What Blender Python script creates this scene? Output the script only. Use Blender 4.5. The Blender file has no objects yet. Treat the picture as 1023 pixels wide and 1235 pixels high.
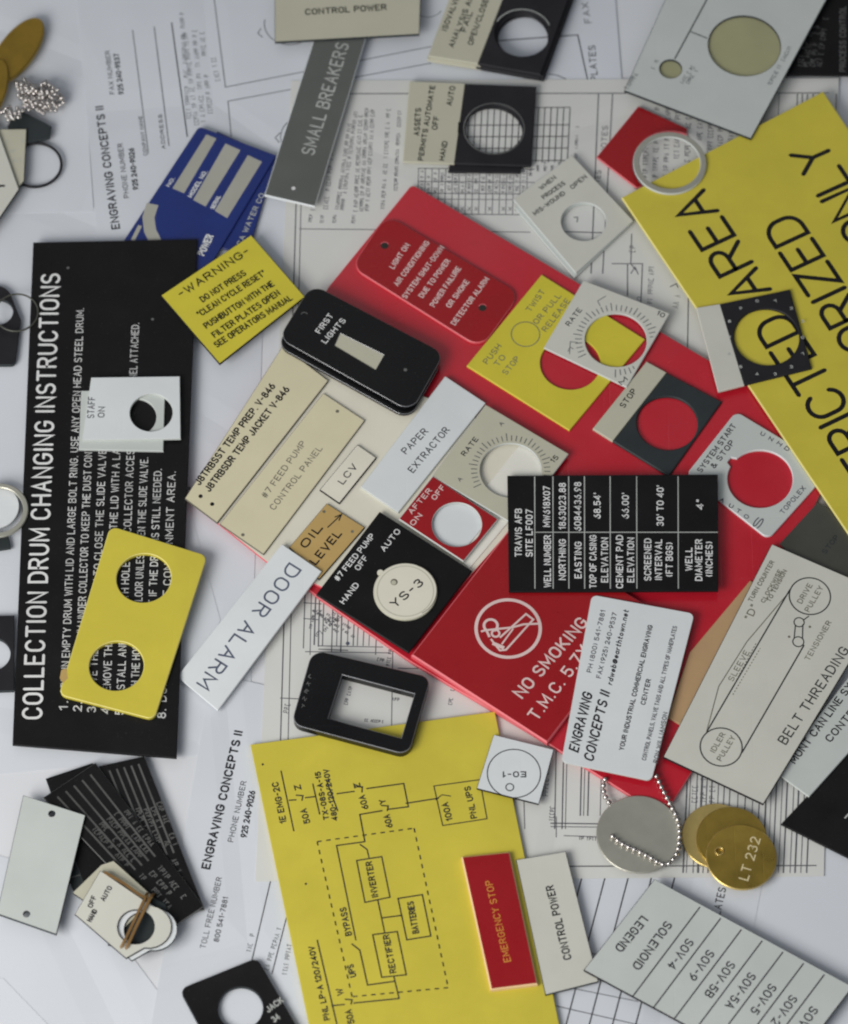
import bpy, bmesh, math, random
from mathutils import Vector, Matrix
from mathutils.geometry import tessellate_polygon

# ------------------------------------------------------------------ camera, light, exposure
S = 0.00039                      # metres per photo pixel at the table
TILT = math.radians(28)
D = 2.0
PW, PH = 1023.0, 1235.0
scn = bpy.context.scene
COL = scn.collection
CAM = Vector((0, -D * math.sin(TILT), D * math.cos(TILT)))
FWD = Vector((0, math.sin(TILT), -math.cos(TILT)))
UPV = Vector((0, math.cos(TILT), math.sin(TILT)))
cd = bpy.data.cameras.new("camera")
cam = bpy.data.objects.new("camera", cd)
COL.objects.link(cam)
cam.location = CAM
cam.rotation_euler = (TILT, 0, 0)
cd.sensor_fit = 'HORIZONTAL'
cd.sensor_width = 36.0
cd.lens = 36.0 * D / (PW * S)
cd.clip_start, cd.clip_end = 0.05, 50
cd.dof.use_dof = True
cd.dof.focus_distance = D - 0.03
cd.dof.aperture_fstop = 11
scn.camera = cam

world = bpy.data.worlds.new("World")
scn.world = world
world.use_nodes = True
bg = world.node_tree.nodes["Background"]
bg.inputs[1].default_value = 1.0
_n, _l = world.node_tree.nodes, world.node_tree.links
_tc = _n.new("ShaderNodeTexCoord")
_dp = _n.new("ShaderNodeVectorMath"); _dp.operation = 'DOT_PRODUCT'
_dp.inputs[1].default_value = Vector((-0.62, -0.62, 0.48)).normalized()
_l.new(_tc.outputs["Generated"], _dp.inputs[0])
_rp = _n.new("ShaderNodeValToRGB")          # a room: bright towards the window side, dim behind
_rp.color_ramp.elements[0].position, _rp.color_ramp.elements[0].color = 0.0, (0.04, 0.043, 0.047, 1)
_rp.color_ramp.elements[1].position, _rp.color_ramp.elements[1].color = 1.0, (0.56, 0.60, 0.66, 1)
_e = _rp.color_ramp.elements.new(0.55); _e.color = (0.11, 0.118, 0.127, 1)
_mr = _n.new("ShaderNodeMapRange"); _mr.inputs[1].default_value = -1
_l.new(_dp.outputs["Value"], _mr.inputs[0]); _l.new(_mr.outputs[0], _rp.inputs[0]); 
_d2 = _n.new("ShaderNodeVectorMath"); _d2.operation = 'DOT_PRODUCT'      # bright spot added to the world for a soft sheen on glossy plates
_d2.inputs[1].default_value = Vector((-0.16, 0.61, 0.776)).normalized()
_l.new(_tc.outputs["Generated"], _d2.inputs[0])
_m2 = _n.new("ShaderNodeMapRange"); _m2.interpolation_type = 'SMOOTHSTEP'
_m2.inputs[1].default_value, _m2.inputs[2].default_value = math.cos(math.radians(17)), math.cos(math.radians(4))
_m2.inputs[3].default_value, _m2.inputs[4].default_value = 0.0, 0.75
_l.new(_d2.outputs["Value"], _m2.inputs[0])
_ad = _n.new("ShaderNodeMix"); _ad.data_type = 'RGBA'; _ad.blend_type = 'ADD'
_ad.inputs[0].default_value = 1.0
_l.new(_rp.outputs[0], _ad.inputs[6]); _l.new(_m2.outputs[0], _ad.inputs[7]); _l.new(_ad.outputs[2], bg.inputs[0])

def area(name, loc, target, size, power, color):
    ld = bpy.data.lights.new(name, 'AREA')
    ld.shape = 'RECTANGLE'
    ld.size, ld.size_y = size
    ld.energy = power
    ld.color = color
    o = bpy.data.objects.new(name, ld)
    COL.objects.link(o)
    o.location = loc
    o.rotation_euler = (Vector(target) - Vector(loc)).to_track_quat('-Z', 'Y').to_euler()
    return o
area("window_light", (-0.76, -0.80, 0.80), (-0.02, -0.02, 0), (0.80, 0.6), 15.0, (1.0, 0.98, 0.94))

scn.view_settings.view_transform = 'Standard'
scn.view_settings.look = 'None'
scn.view_settings.gamma = 1
scn.view_settings.exposure = 0
scn.cycles.filter_width = 2.1
scn.cycles.use_denoising = True

# ------------------------------------------------------------------ helpers
def W(px, py, zmm=0.0):
    z = zmm * 0.001
    d = FWD * D + Vector((1, 0, 0)) * ((px - PW / 2) * S) + UPV * ((PH / 2 - py) * S)
    t = (z - CAM.z) / d.z
    return CAM + d * t

def Z(ox, oy, s):                # coordinates read off an enlarged crop
    return lambda x, y: (ox + x / s, oy + y / s)

MATS = {}
def mat(name, col, rough=0.45, spec=0.4, metal=0.0, var=0.06, bump=0.04, scale=60.0, big=0.0, wear=True, folds=True):
    if name in MATS:
        return MATS[name]
    m = bpy.data.materials.new(name)
    m.use_nodes = True
    nt = m.node_tree
    b = nt.nodes["Principled BSDF"]
    b.inputs["Roughness"].default_value = rough
    b.inputs["Metallic"].default_value = metal
    b.inputs["Specular IOR Level"].default_value = spec
    N, K = nt.nodes.new, nt.links.new
    def noise(scale, detail, vec, rough=.6):
        n = N("ShaderNodeTexNoise")
        n.inputs["Scale"].default_value = scale
        n.inputs["Detail"].default_value = detail
        n.inputs["Roughness"].default_value = rough
        K(vec, n.inputs["Vector"])
        return n.outputs["Fac"]
    def remap(x, a0, a1, b0, b1):
        r = N("ShaderNodeMapRange")
        for i, q in enumerate((a0, a1, b0, b1)): r.inputs[i + 1].default_value = q
        K(x, r.inputs[0])
        return r.outputs[0]
    def math2(op, x, y):
        r = N("ShaderNodeMath"); r.operation = op
        K(x, r.inputs[0])
        if isinstance(y, float): r.inputs[1].default_value = y
        else: K(y, r.inputs[1])
        return r.outputs[0]
    tc, oi = N("ShaderNodeTexCoord"), N("ShaderNodeObjectInfo")
    ofs = N("ShaderNodeVectorMath"); ofs.operation = 'ADD'      # every object gets its own stretch of the pattern
    cmb = N("ShaderNodeCombineXYZ")
    K(math2('MULTIPLY', oi.outputs["Random"], 7.0), cmb.inputs[0]); K(math2('MULTIPLY', oi.outputs["Random"], 13.0), cmb.inputs[1])
    K(tc.outputs["Object"], ofs.inputs[0]); K(cmb.outputs[0], ofs.inputs[1])
    vec = ofs.outputs[0]
    fine = noise(scale, 6, vec, .65)
    broad = noise(22, 2, vec)
    # colour: mottling, slow drift, dust specks
    f = math2('MULTIPLY', remap(fine, .25, .75, 1 - var, 1 + var), remap(broad, .3, .7, 1 - var * .8, 1 + var * .8))
    vm = N("ShaderNodeVectorMath"); vm.operation = 'SCALE'
    vm.inputs[0].default_value = col
    K(f, vm.inputs["Scale"])
    last_c = vm.outputs[0]
    rg = math2('ADD', remap(fine, 0, 1, rough - .08, rough + .08), remap(broad, .3, .7, -.09, .09))
    if wear:
        dust = remap(noise(1500, 2, vec), .69, .78, 0, .10)
        mx = N("ShaderNodeMix"); mx.data_type = 'RGBA'
        mx.inputs[7].default_value = (.55, .54, .5, 1)
        K(dust, mx.inputs[0]); K(last_c, mx.inputs[6])
        last_c = mx.outputs[2]
    K(last_c, b.inputs["Base Color"]); K(rg, b.inputs["Roughness"])
    bp = N("ShaderNodeBump")
    bp.inputs["Strength"].default_value = bump
    bp.inputs["Distance"].default_value = 0.0004
    K(noise(900, 3, vec), bp.inputs["Height"])
    last = bp.outputs[0]
    def add_bump(h, dist, last):
        q = N("ShaderNodeBump"); q.inputs["Strength"].default_value = 1.0; q.inputs["Distance"].default_value = dist
        K(h, q.inputs["Height"]); K(last, q.inputs["Normal"])
        return q.outputs[0]
    if wear:                                  # fine scratches in two directions, slight warp of the sheet
        for k, sc in enumerate(((900, 14, 1), (18, 700, 1))):
            mp = N("ShaderNodeMapping"); mp.inputs["Scale"].default_value = sc; mp.inputs["Rotation"].default_value = (0, 0, .5 + k * .9)
            K(vec, mp.inputs["Vector"])
            last = add_bump(remap(noise(1, 1, mp.outputs[0]), .66, .76, 0, 1), -.00002, last)
        last = add_bump(noise(16, 1, vec), .0007, last)
    if big > 0:                               # paper: soft cockle and a few folds
        last = add_bump(noise(9, 1.5, vec), big, last)
        if not folds:
            K(last, b.inputs["Normal"]); MATS[name] = m
            return m
        vo = N("ShaderNodeTexVoronoi"); vo.inputs["Randomness"].default_value = 1.0; vo.feature = 'DISTANCE_TO_EDGE'; vo.inputs["Scale"].default_value = 4.5
        K(vec, vo.inputs["Vector"])
        last = add_bump(remap(vo.outputs["Distance"], 0, .035, 0, 1), .00035, last)
    K(last, b.inputs["Normal"])
    MATS[name] = m
    return m

def srgb(r, g, b):
    f = lambda c: (c / 255 / 12.92) if c / 255 < 0.04045 else ((c / 255 + 0.055) / 1.055) ** 2.4
    return (f(r), f(g), f(b))

PAPER = mat("paper_white", (0.655, 0.675, 0.71), 0.85, 0.15, var=0.015, bump=0.03, big=0.004, scale=14, wear=False)
TABLE = mat("white_tabletop", (0.68, 0.69, 0.71), 0.8, 0.2, var=0.015, bump=0.03, big=0.003, scale=14, wear=False, folds=False)
PAPER2 = mat("paper_drawing", (0.655, 0.65, 0.615), 0.85, 0.15, var=0.02, bump=0.03, big=0.003, scale=14, wear=False)
PAPER3 = mat("paper_form", (0.645, 0.665, 0.70), 0.85, 0.15, var=0.02, bump=0.03, big=0.004, scale=14, wear=False)
BLACK = mat("black_laminate", (0.0075, 0.007, 0.0075), 0.5, 0.2, var=0.25)
BLACKG = mat("black_gloss_plastic", (0.005, 0.005, 0.0055), 0.28, 0.25, var=0.25)
CHAR = mat("charcoal_laminate", (0.03, 0.036, 0.038), 0.5, 0.2, var=0.15)
SLATE = mat("slate_laminate", (0.019, 0.018, 0.021), 0.5, 0.2, var=0.2)
WHITE = mat("white_laminate", (0.70, 0.72, 0.72), 0.45, 0.35, var=0.025)
GREYW = mat("grey_white_laminate", (0.55, 0.575, 0.545), 0.45, 0.35, var=0.03)
PALE = mat("pale_grey_laminate", (0.60, 0.59, 0.52), 0.5, 0.35, var=0.03)
CREAM = mat("cream_laminate", (0.67, 0.61, 0.415), 0.45, 0.35, var=0.03)
CREAM2 = mat("cream_base_laminate", (0.74, 0.70, 0.58), 0.45, 0.35, var=0.03)
BEIGE = mat("beige_laminate", (0.52, 0.50, 0.385), 0.5, 0.3, var=0.03)
OLIVE = mat("olive_beige_sheet", (0.36, 0.35, 0.20), 0.6, 0.25, var=0.05)
YEL = mat("yellow_laminate", (0.61, 0.51, 0.055), 0.42, 0.35, var=0.05)
YEL2 = mat("deep_yellow_laminate", (0.63, 0.54, 0.045), 0.42, 0.35, var=0.05)
YELEDGE = mat("pale_yellow_core", (0.75, 0.66, 0.22), 0.5, 0.3)
RED = mat("red_acrylic", (0.50, 0.013, 0.027), 0.2, 0.55, var=0.05)
RED2 = mat("deep_red_laminate", (0.32, 0.007, 0.011), 0.3, 0.35, var=0.06)
PINK = mat("pink_acrylic_edge", (0.72, 0.13, 0.15), 0.35, 0.4)
ORANGE = mat("orange_cream_core", (0.8, 0.55, 0.3), 0.5, 0.3)
TAN = mat("tan_laminate", (0.50, 0.335, 0.12), 0.5, 0.3, var=0.06)
IVORY = mat("ivory_laminate", (0.80, 0.775, 0.69), 0.45, 0.3, var=0.02)
GLINT = mat("painted_edge_glint", (0.16, 0.16, 0.17), 0.25, 0.6)  # grey painted on black plates' chamfers for the light along their edges
BTEXT = mat("bright_stamp", (0.72, 0.62, 0.36), 0.4, 0.4, wear=False)
BROWN = mat("light_brown_board", (0.47, 0.30, 0.155), 0.5, 0.3, var=0.06)
GREY = mat("grey_laminate", (0.115, 0.12, 0.11), 0.5, 0.3, var=0.06)
BLUE = mat("blue_laminate", (0.013, 0.028, 0.16), 0.4, 0.35, var=0.08)
BRASS = mat("worn_brass", (0.44, 0.30, 0.06), 0.34, 0.5, wear=True, metal=0.85, var=0.14, scale=120)
DBRASS = mat("tarnished_brass", (0.30, 0.19, 0.03), 0.4, 0.5, wear=True, metal=0.8, var=0.2, scale=90)
BRASSL = mat("bright_brass", (0.75, 0.56, 0.2), 0.34, 0.5, wear=True, metal=0.85, var=0.1, scale=120)
STEEL = mat("brushed_steel", (0.50, 0.485, 0.41), 0.42, 0.5, metal=0.7, var=0.06, scale=150)
CHROME = mat("chain_nickel", (0.62, 0.58, 0.55), 0.12, 0.5, metal=1.0, var=0.05, wear=False)
DSTEEL = mat("dark_steel", (0.085, 0.085, 0.07), 0.4, 0.4, metal=0.4, var=0.12, scale=30)
RUBBER = mat("brown_rubber", (0.20, 0.11, 0.035), 0.5, 0.35, var=0.15, scale=200, wear=False)
INK = mat("black_ink", (0.012, 0.011, 0.013), 0.6, 0.2, var=0.2, wear=False)
INKS = mat("soft_black_print", (0.03, 0.03, 0.034), 0.8, 0.1, var=0.3, wear=False)
INKG = mat("grey_print", (0.11, 0.11, 0.12), 0.8, 0.1, var=0.3, wear=False)
INKL = mat("faint_print", (0.14, 0.145, 0.15), 0.8, 0.1, var=0.2, wear=False)
INKB = mat("blue_grey_ink", (0.09, 0.105, 0.15), 0.6, 0.2, var=0.2, wear=False)
INKP = mat("faded_engraving", (0.16, 0.15, 0.115), 0.6, 0.2, var=0.2, wear=False)
WTEXT = mat("white_engraving", (0.72, 0.72, 0.70), 0.55, 0.2, var=0.1, wear=False)
FTEXT = mat("fan_plate_engraving", (0.10, 0.10, 0.095), 0.6, 0.2, var=0.25, wear=False)
STEXT = mat("soft_white_engraving", (0.58, 0.58, 0.56), 0.55, 0.2, var=0.2, wear=False)
PTEXT = mat("pink_white_engraving", (0.74, 0.56, 0.53), 0.55, 0.2, var=0.1, wear=False)
GTEXT = mat("grey_engraving", (0.44, 0.45, 0.42), 0.55, 0.2, var=0.15, wear=False)
DTEXT = mat("dim_engraving", (0.14, 0.14, 0.135), 0.6, 0.2, var=0.25, wear=False)
OTEXT = mat("orange_engraving", (0.66, 0.28, 0.05), 0.55, 0.2, var=0.1, wear=False)
TANIN = mat("grey_blank_field", (0.40, 0.39, 0.335), 0.5, 0.3, var=0.04)
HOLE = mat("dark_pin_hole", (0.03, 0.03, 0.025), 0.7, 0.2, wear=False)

# ---- single-stroke engraver's alphabet (x 0..4, y 0..6)
def A_(cx, cy, rx, ry, a0, a1, n=8):
    return [(cx + rx * math.cos(math.radians(a0 + (a1 - a0) * i / n)), cy + ry * math.sin(math.radians(a0 + (a1 - a0) * i / n))) for i in range(n + 1)]
O_ = A_(2, 4, 2, 2, 0, 180, 10) + A_(2, 2, 2, 2, 180, 360, 10) + [(4, 4)]
GL = {
 'A': (4, [[(0, 0), (2, 6), (4, 0)], [(0.75, 2.2), (3.25, 2.2)]]),
 'B': (3.8, [[(0, 0), (0, 6), (2.2, 6)] + A_(2.2, 4.6, 1.4, 1.4, 90, -90)[1:] + [(0, 3.2)], [(2.2, 3.2)] + A_(2.2, 1.6, 1.6, 1.6, 90, -90) + [(0, 0)]]),
 'C': (4, [A_(2, 4, 2, 2, 20, 180, 9) + A_(2, 2, 2, 2, 180, 340, 9)]),
 'D': (4, [[(0, 0), (0, 6), (1.6, 6)] + A_(1.6, 3.6, 2.4, 2.4, 90, 0)[1:] + A_(1.6, 2.4, 2.4, 2.4, 0, -90) + [(0, 0)]]),
 'E': (3.5, [[(3.5, 6), (0, 6), (0, 0), (3.5, 0)], [(0, 3.1), (2.8, 3.1)]]),
 'F': (3.4, [[(3.4, 6), (0, 6), (0, 0)], [(0, 3.1), (2.7, 3.1)]]),
 'G': (4, [A_(2, 4, 2, 2, 20, 180, 9) + A_(2, 2, 2, 2, 180, 360, 9) + [(4, 2.8), (2.3, 2.8)]]),
 'H': (4, [[(0, 0), (0, 6)], [(4, 0), (4, 6)], [(0, 3.1), (4, 3.1)]]),
 'I': (0.3, [[(0.15, 0), (0.15, 6)]]),
 'J': (3, [[(3, 6), (3, 1.6)] + A_(1.5, 1.6, 1.5, 1.6, 0, -180)[1:]]),
 'K': (3.9, [[(0, 0), (0, 6)], [(3.7, 6), (0, 2.3)], [(1.3, 3.5), (3.9, 0)]]),
 'L': (3.3, [[(0, 6), (0, 0), (3.3, 0)]]),
 'M': (4.8, [[(0, 0), (0, 6), (2.4, 1.5), (4.8, 6), (4.8, 0)]]),
 'N': (4, [[(0, 0), (0, 6), (4, 0), (4, 6)]]),
 'O': (4, [O_]),
 'P': (3.8, [[(0, 0), (0, 6), (2.2, 6)] + A_(2.2, 4.4, 1.6, 1.6, 90, -90)[1:] + [(0, 2.8)]]),
 'Q': (4, [O_, [(2.5, 1.5), (4.2, -0.3)]]),
 'R': (3.9, [[(0, 0), (0, 6), (2.2, 6)] + A_(2.2, 4.5, 1.5, 1.5, 90, -90)[1:] + [(0, 3)], [(2, 3), (3.9, 0)]]),
 'S': (3.8, [A_(1.9, 4.5, 1.75, 1.5, 25, 270, 12) + A_(1.9, 1.5, 1.9, 1.5, 90, -155, 12)[1:]]),
 'T': (4, [[(0, 6), (4, 6)], [(2, 6), (2, 0)]]),
 'U': (4, [[(0, 6), (0, 2)] + A_(2, 2, 2, 2, 180, 360, 10)[1:] + [(4, 6)]]),
 'V': (4, [[(0, 6), (2, 0), (4, 6)]]),
 'W': (5.2, [[(0, 6), (1.3, 0), (2.6, 5), (3.9, 0), (5.2, 6)]]),
 'X': (4, [[(0, 0), (4, 6)], [(0, 6), (4, 0)]]),
 'Y': (4, [[(0, 6), (2, 3), (4, 6)], [(2, 3), (2, 0)]]),
 'Z': (4, [[(0, 6), (4, 6), (0, 0), (4, 0)]]),
 '0': (3.6, [[(x * 0.9, y) for x, y in O_]]),
 '1': (1.6, [[(0, 4.6), (1.4, 6), (1.4, 0)]]),
 '2': (3.6, [A_(1.8, 4.3, 1.7, 1.7, 165, -35, 10) + [(0, 0), (3.6, 0)]]),
 '3': (3.6, [A_(1.7, 4.55, 1.6, 1.45, 150, -90, 10) + A_(1.7, 1.6, 1.8, 1.6, 90, -150, 10)[1:]]),
 '4': (3.8, [[(2.8, 0), (2.8, 6), (0, 1.7), (3.8, 1.7)]]),
 '5': (3.6, [[(3.3, 6), (0.4, 6), (0.2, 3.3)] + A_(1.7, 1.9, 1.9, 1.9, 115, -150, 11)]),
 '6': (3.6, [[(2.9, 6), (0.35, 2.9)] + A_(1.8, 1.8, 1.8, 1.8, 150, -210, 16)]),
 '7': (3.6, [[(0, 6), (3.6, 6), (1.2, 0)]]),
 '8': (3.6, [A_(1.8, 4.6, 1.5, 1.4, -90, 270, 14), A_(1.8, 1.6, 1.8, 1.6, 90, 450, 14)]),
 '9': (3.6, [[(0.7, 0), (3.25, 3.1)] + A_(1.8, 4.2, 1.8, 1.8, -30, 330, 16)]),
 '.': (0.5, [[(0.1, 0), (0.4, 0.15)]]), ',': (0.6, [[(0.5, 0.4), (0.1, -0.9)]]),
 '-': (2.4, [[(0.2, 2.9), (2.2, 2.9)]]), '+': (3, [[(0, 3), (3, 3)], [(1.5, 1.5), (1.5, 4.5)]]),
 "'": (0.5, [[(0.25, 6.2), (0.25, 4.6)]]), '"': (1.4, [[(0.2, 6.2), (0.2, 4.6)], [(1.2, 6.2), (1.2, 4.6)]]),
 '#': (4, [[(1, 0), (1.6, 6)], [(2.6, 0), (3.2, 6)], [(0.2, 2), (3.8, 2)], [(0.4, 4), (4, 4)]]),
 '&': (4.2, [[(4.2, 0), (0.8, 4.6)] + A_(1.7, 5, 1, 1, 200, -20, 6) + [(0.3, 2)] + A_(1.6, 1.4, 1.5, 1.4, 160, 330, 7) + [(4, 2.4)]]),
 '(': (1.2, [A_(2.4, 3, 2.3, 3.8, 135, 225, 6)]), ')': (1.2, [A_(-1.2, 3, 2.3, 3.8, 45, -45, 6)]),
 '/': (3, [[(0, -0.3), (3, 6.3)]]), ':': (0.5, [[(0.1, 0.2), (0.4, 0.3)], [(0.1, 3.2), (0.4, 3.3)]]),
 '@': (4.4, [A_(2.2, 2.4, 2.2, 2.5, -50, 290, 14), A_(2.2, 2.4, 0.9, 1.1, 0, 360, 8), [(3.1, 3.4), (3.2, 1.5), (4.2, 1.6)]]),
 '>': (4.6, [[(0, 3), (4.6, 3)], [(3.0, 5), (4.6, 3), (3.0, 1)]]),
 '~': (2.2, [[(0, 3), (2.2, 3)]]),
 'a': (2.8, [A_(1.4, 1.8, 1.4, 1.8, 0, 360, 10), [(2.8, 3.6), (2.8, 0)]]),
 'b': (2.8, [A_(1.4, 1.8, 1.4, 1.8, 0, 360, 10), [(0, 6), (0, 0)]]),
 'd': (2.8, [A_(1.4, 1.8, 1.4, 1.8, 0, 360, 10), [(2.8, 6), (2.8, 0)]]),
 'e': (2.8, [[(0, 1.9), (2.8, 1.9)] + A_(1.4, 1.8, 1.4, 1.8, 5, 320, 10)]),
 'o': (2.8, [A_(1.4, 1.8, 1.4, 1.8, 0, 360, 10)]),
 'n': (2.7, [[(0, 0), (0, 3.6)], [(0, 2.2)] + A_(1.35, 2.2, 1.35, 1.4, 180, 0, 6) + [(2.7, 0)]]),
 'h': (2.7, [[(0, 0), (0, 6)], [(0, 2.2)] + A_(1.35, 2.2, 1.35, 1.4, 180, 0, 6) + [(2.7, 0)]]),
 'r': (1.8, [[(0, 0), (0, 3.6)], [(0, 2.2), (0.8, 3.4), (1.8, 3.6)]]),
 't': (2, [[(0.8, 5.4), (0.8, 0.5), (2, 0)], [(0, 3.6), (2, 3.6)]]),
 'w': (4, [[(0, 3.6), (1, 0), (2, 3.2), (3, 0), (4, 3.6)]]),
}
GAP = 2.0

class Ribbons:
    """flat engraved / printed strokes; every stroke a few microns above the last"""
    def __init__(self):
        self.v, self.f, self.k = [], [], 0
    def poly(self, pts, w, z, cap=True):
        P = [Vector((p[0], p[1])) for p in pts]
        Q = [P[0]]
        for p in P[1:]:
            if (p - Q[-1]).length > 1e-7:
                Q.append(p)
        if len(Q) < 2:
            return
        closed = len(Q) > 3 and (Q[0] - Q[-1]).length < 1e-6
        if closed:
            Q.pop()
        n = len(Q)
        zz = z + (self.k % 12) * 4e-6
        self.k += 1
        rows = []
        for i, p in enumerate(Q):
            a = Q[i - 1] if (i > 0 or closed) else None
            b = Q[(i + 1) % n] if (i < n - 1 or closed) else None
            d1 = (p - a).normalized() if a is not None else (b - p).normalized()
            d2 = (b - p).normalized() if b is not None else d1
            t = d1 + d2
            if t.length < 1e-6:
                t = d1
            t.normalize()
            nn = Vector((-t.y, t.x))
            c = max(0.45, nn.dot(Vector((-d1.y, d1.x))))
            hw = w / 2 / c
            rows.append((p + nn * hw, p - nn * hw))
        if not closed and cap:
            d1 = (Q[1] - Q[0]).normalized(); d2 = (Q[-1] - Q[-2]).normalized()
            n1 = Vector((-d1.y, d1.x)); n2 = Vector((-d2.y, d2.x))
            e1, e2 = Q[0] - d1 * w * .42, Q[-1] + d2 * w * .42
            rows.insert(0, (e1 + n1 * w * .22, e1 - n1 * w * .22))
            rows.append((e2 + n2 * w * .22, e2 - n2 * w * .22))
        base = len(self.v)
        for l, r in rows:
            self.v.append((l.x, l.y, zz)); self.v.append((r.x, r.y, zz))
        m = len(rows)
        for i in range(m if closed else m - 1):
            j = (i + 1) % m
            self.f.append((base + 2 * i, base + 2 * i + 1, base + 2 * j + 1, base + 2 * j))
    def fill(self, pts, z):
        zz = z + (self.k % 12) * 4e-6
        self.k += 1
        base = len(self.v)
        for p in pts:
            self.v.append((p[0], p[1], zz))
        self.f.append(tuple(range(base, base + len(pts))))

def link_mesh(name, verts, faces, mats, parent=None, loc=(0, 0, 0), midx=None, smooth=False, recalc=True):
    me = bpy.data.meshes.new(name)
    me.from_pydata([tuple(v) for v in verts], [], [tuple(f) for f in faces])
    for m in mats:
        me.materials.append(m)
    if midx:
        me.polygons.foreach_set("material_index", midx)
    if recalc:
        bm = bmesh.new(); bm.from_mesh(me)
        bmesh.ops.recalc_face_normals(bm, faces=bm.faces)
        bm.to_mesh(me); bm.free()
    if smooth:
        me.polygons.foreach_set("use_smooth", [True] * len(me.polygons))
    o = bpy.data.objects.new(name, me)
    COL.objects.link(o)
    o.location = loc
    if parent is not None:
        o.parent = parent
    return o

def tag(o, label=None, cat=None, group=None, kind=None):
    if label: o["label"] = label
    if cat: o["category"] = cat
    if group: o["group"] = group
    if kind: o["kind"] = kind
    return o

def fillet(P, r, n=6):
    P = [Vector((p[0], p[1])) for p in P]
    R = r if isinstance(r, (list, tuple)) else [r] * len(P)
    out = []
    for i, p in enumerate(P):
        if R[i] <= 0:
            out.append(p); continue
        a = (P[i - 1] - p); b = (P[(i + 1) % len(P)] - p)
        ang = a.angle(b)
        d = min(R[i] / math.tan(ang / 2), a.length * .48, b.length * .48)
        r_ = d * math.tan(ang / 2)
        c = p + (a.normalized() + b.normalized()).normalized() * (r_ / math.sin(ang / 2))
        s = p + a.normalized() * d; e = p + b.normalized() * d
        a0 = math.atan2(s.y - c.y, s.x - c.x); a1 = math.atan2(e.y - c.y, e.x - c.x)
        da = (a1 - a0 + math.pi) % (2 * math.pi) - math.pi
        for k in range(n + 1):
            t = a0 + da * k / n
            out.append(Vector((c.x + r_ * math.cos(t), c.y + r_ * math.sin(t))))
    return out

def area2(P):
    return sum(P[i - 1].x * P[i].y - P[i].x * P[i - 1].y for i in range(len(P))) / 2

def inset(P, c):
    """P counter-clockwise; shift inwards by c"""
    out = []
    n = len(P)
    for i in range(n):
        d1 = (P[i] - P[i - 1]); d2 = (P[(i + 1) % n] - P[i])
        if d1.length < 1e-9: d1 = d2
        if d2.length < 1e-9: d2 = d1
        d1 = d1.normalized(); d2 = d2.normalized()
        n1 = Vector((-d1.y, d1.x)); n2 = Vector((-d2.y, d2.x))
        m = n1 + n2
        if m.length < 1e-6: m = n1
        m.normalize()
        out.append(P[i] + m * (c / max(0.4, m.dot(n1))))
    return out

def slab(name, outer, holes, z0, z1, c, mats, parent=None, origin=Vector((0, 0, 0))):
    """a plate: outer and holes are lists of 2D world points; chamfer c on every top edge; mats = (face, core)"""
    outer = list(outer)
    if area2(outer) < 0: outer.reverse()
    hs = []
    for h in holes:
        h = list(h)
        if area2(h) > 0: h.reverse()
        hs.append(h)
    loops = [outer] + hs
    verts, faces, mi = [], [], []
    def ring(P, z):
        b = len(verts)
        for p in P: verts.append((p.x - origin.x, p.y - origin.y, z - origin.z))
        return b
    tops, mids, bots = [], [], []
    for L in loops:
        tops.append((ring(inset(L, c), z1), len(L)))
    for L in loops:
        mids.append((ring(L, z1 - c), len(L)))
    for L in loops:
        bots.append((ring(L, z0), len(L)))
    def cap(rings, flip):
        idx = [b + i for b, n in rings for i in range(n)]
        V = [[Vector((verts[b + i][0], verts[b + i][1], 0)) for i in range(n)] for b, n in rings]
        for t in tessellate_polygon(V):
            q = [idx[k] for k in t]
            faces.append(q[::-1] if flip else q); mi.append(1 if flip else 0)
    cap(tops, False)
    for A, B, im in ((tops, mids, 1), (mids, bots, len(mats) - 1)):
        for (a, n), (b, _) in zip(A, B):
            for i in range(n):
                j = (i + 1) % n
                faces.append((a + i, b + i, b + j, a + j)); mi.append(im)
    cap(bots, True)
    return link_mesh(name, verts, faces, mats, parent, midx=mi)

def circ(px, py, r, z, n=56, a0=0, a1=360):
    """true circle on the table plane about a photo pixel; r in photo pixels"""
    c = W(px, py, z)
    m = n if a1 - a0 >= 360 else n + 1
    return [Vector((c.x + r * S * math.cos(math.radians(a0 + (a1 - a0) * i / n)), c.y + r * S * math.sin(math.radians(a0 + (a1 - a0) * i / n)))) for i in range(m)]

def notched(px, py, r, z):
    P = []
    for i in range(72):
        a = 2 * math.pi * i / 72
        k = 1.16 if 139 < i * 5 < 151 else 1.0
        P.append((px + r * k * math.cos(a), py - r * k * math.sin(a) * math.cos(TILT)))
    return P

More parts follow.
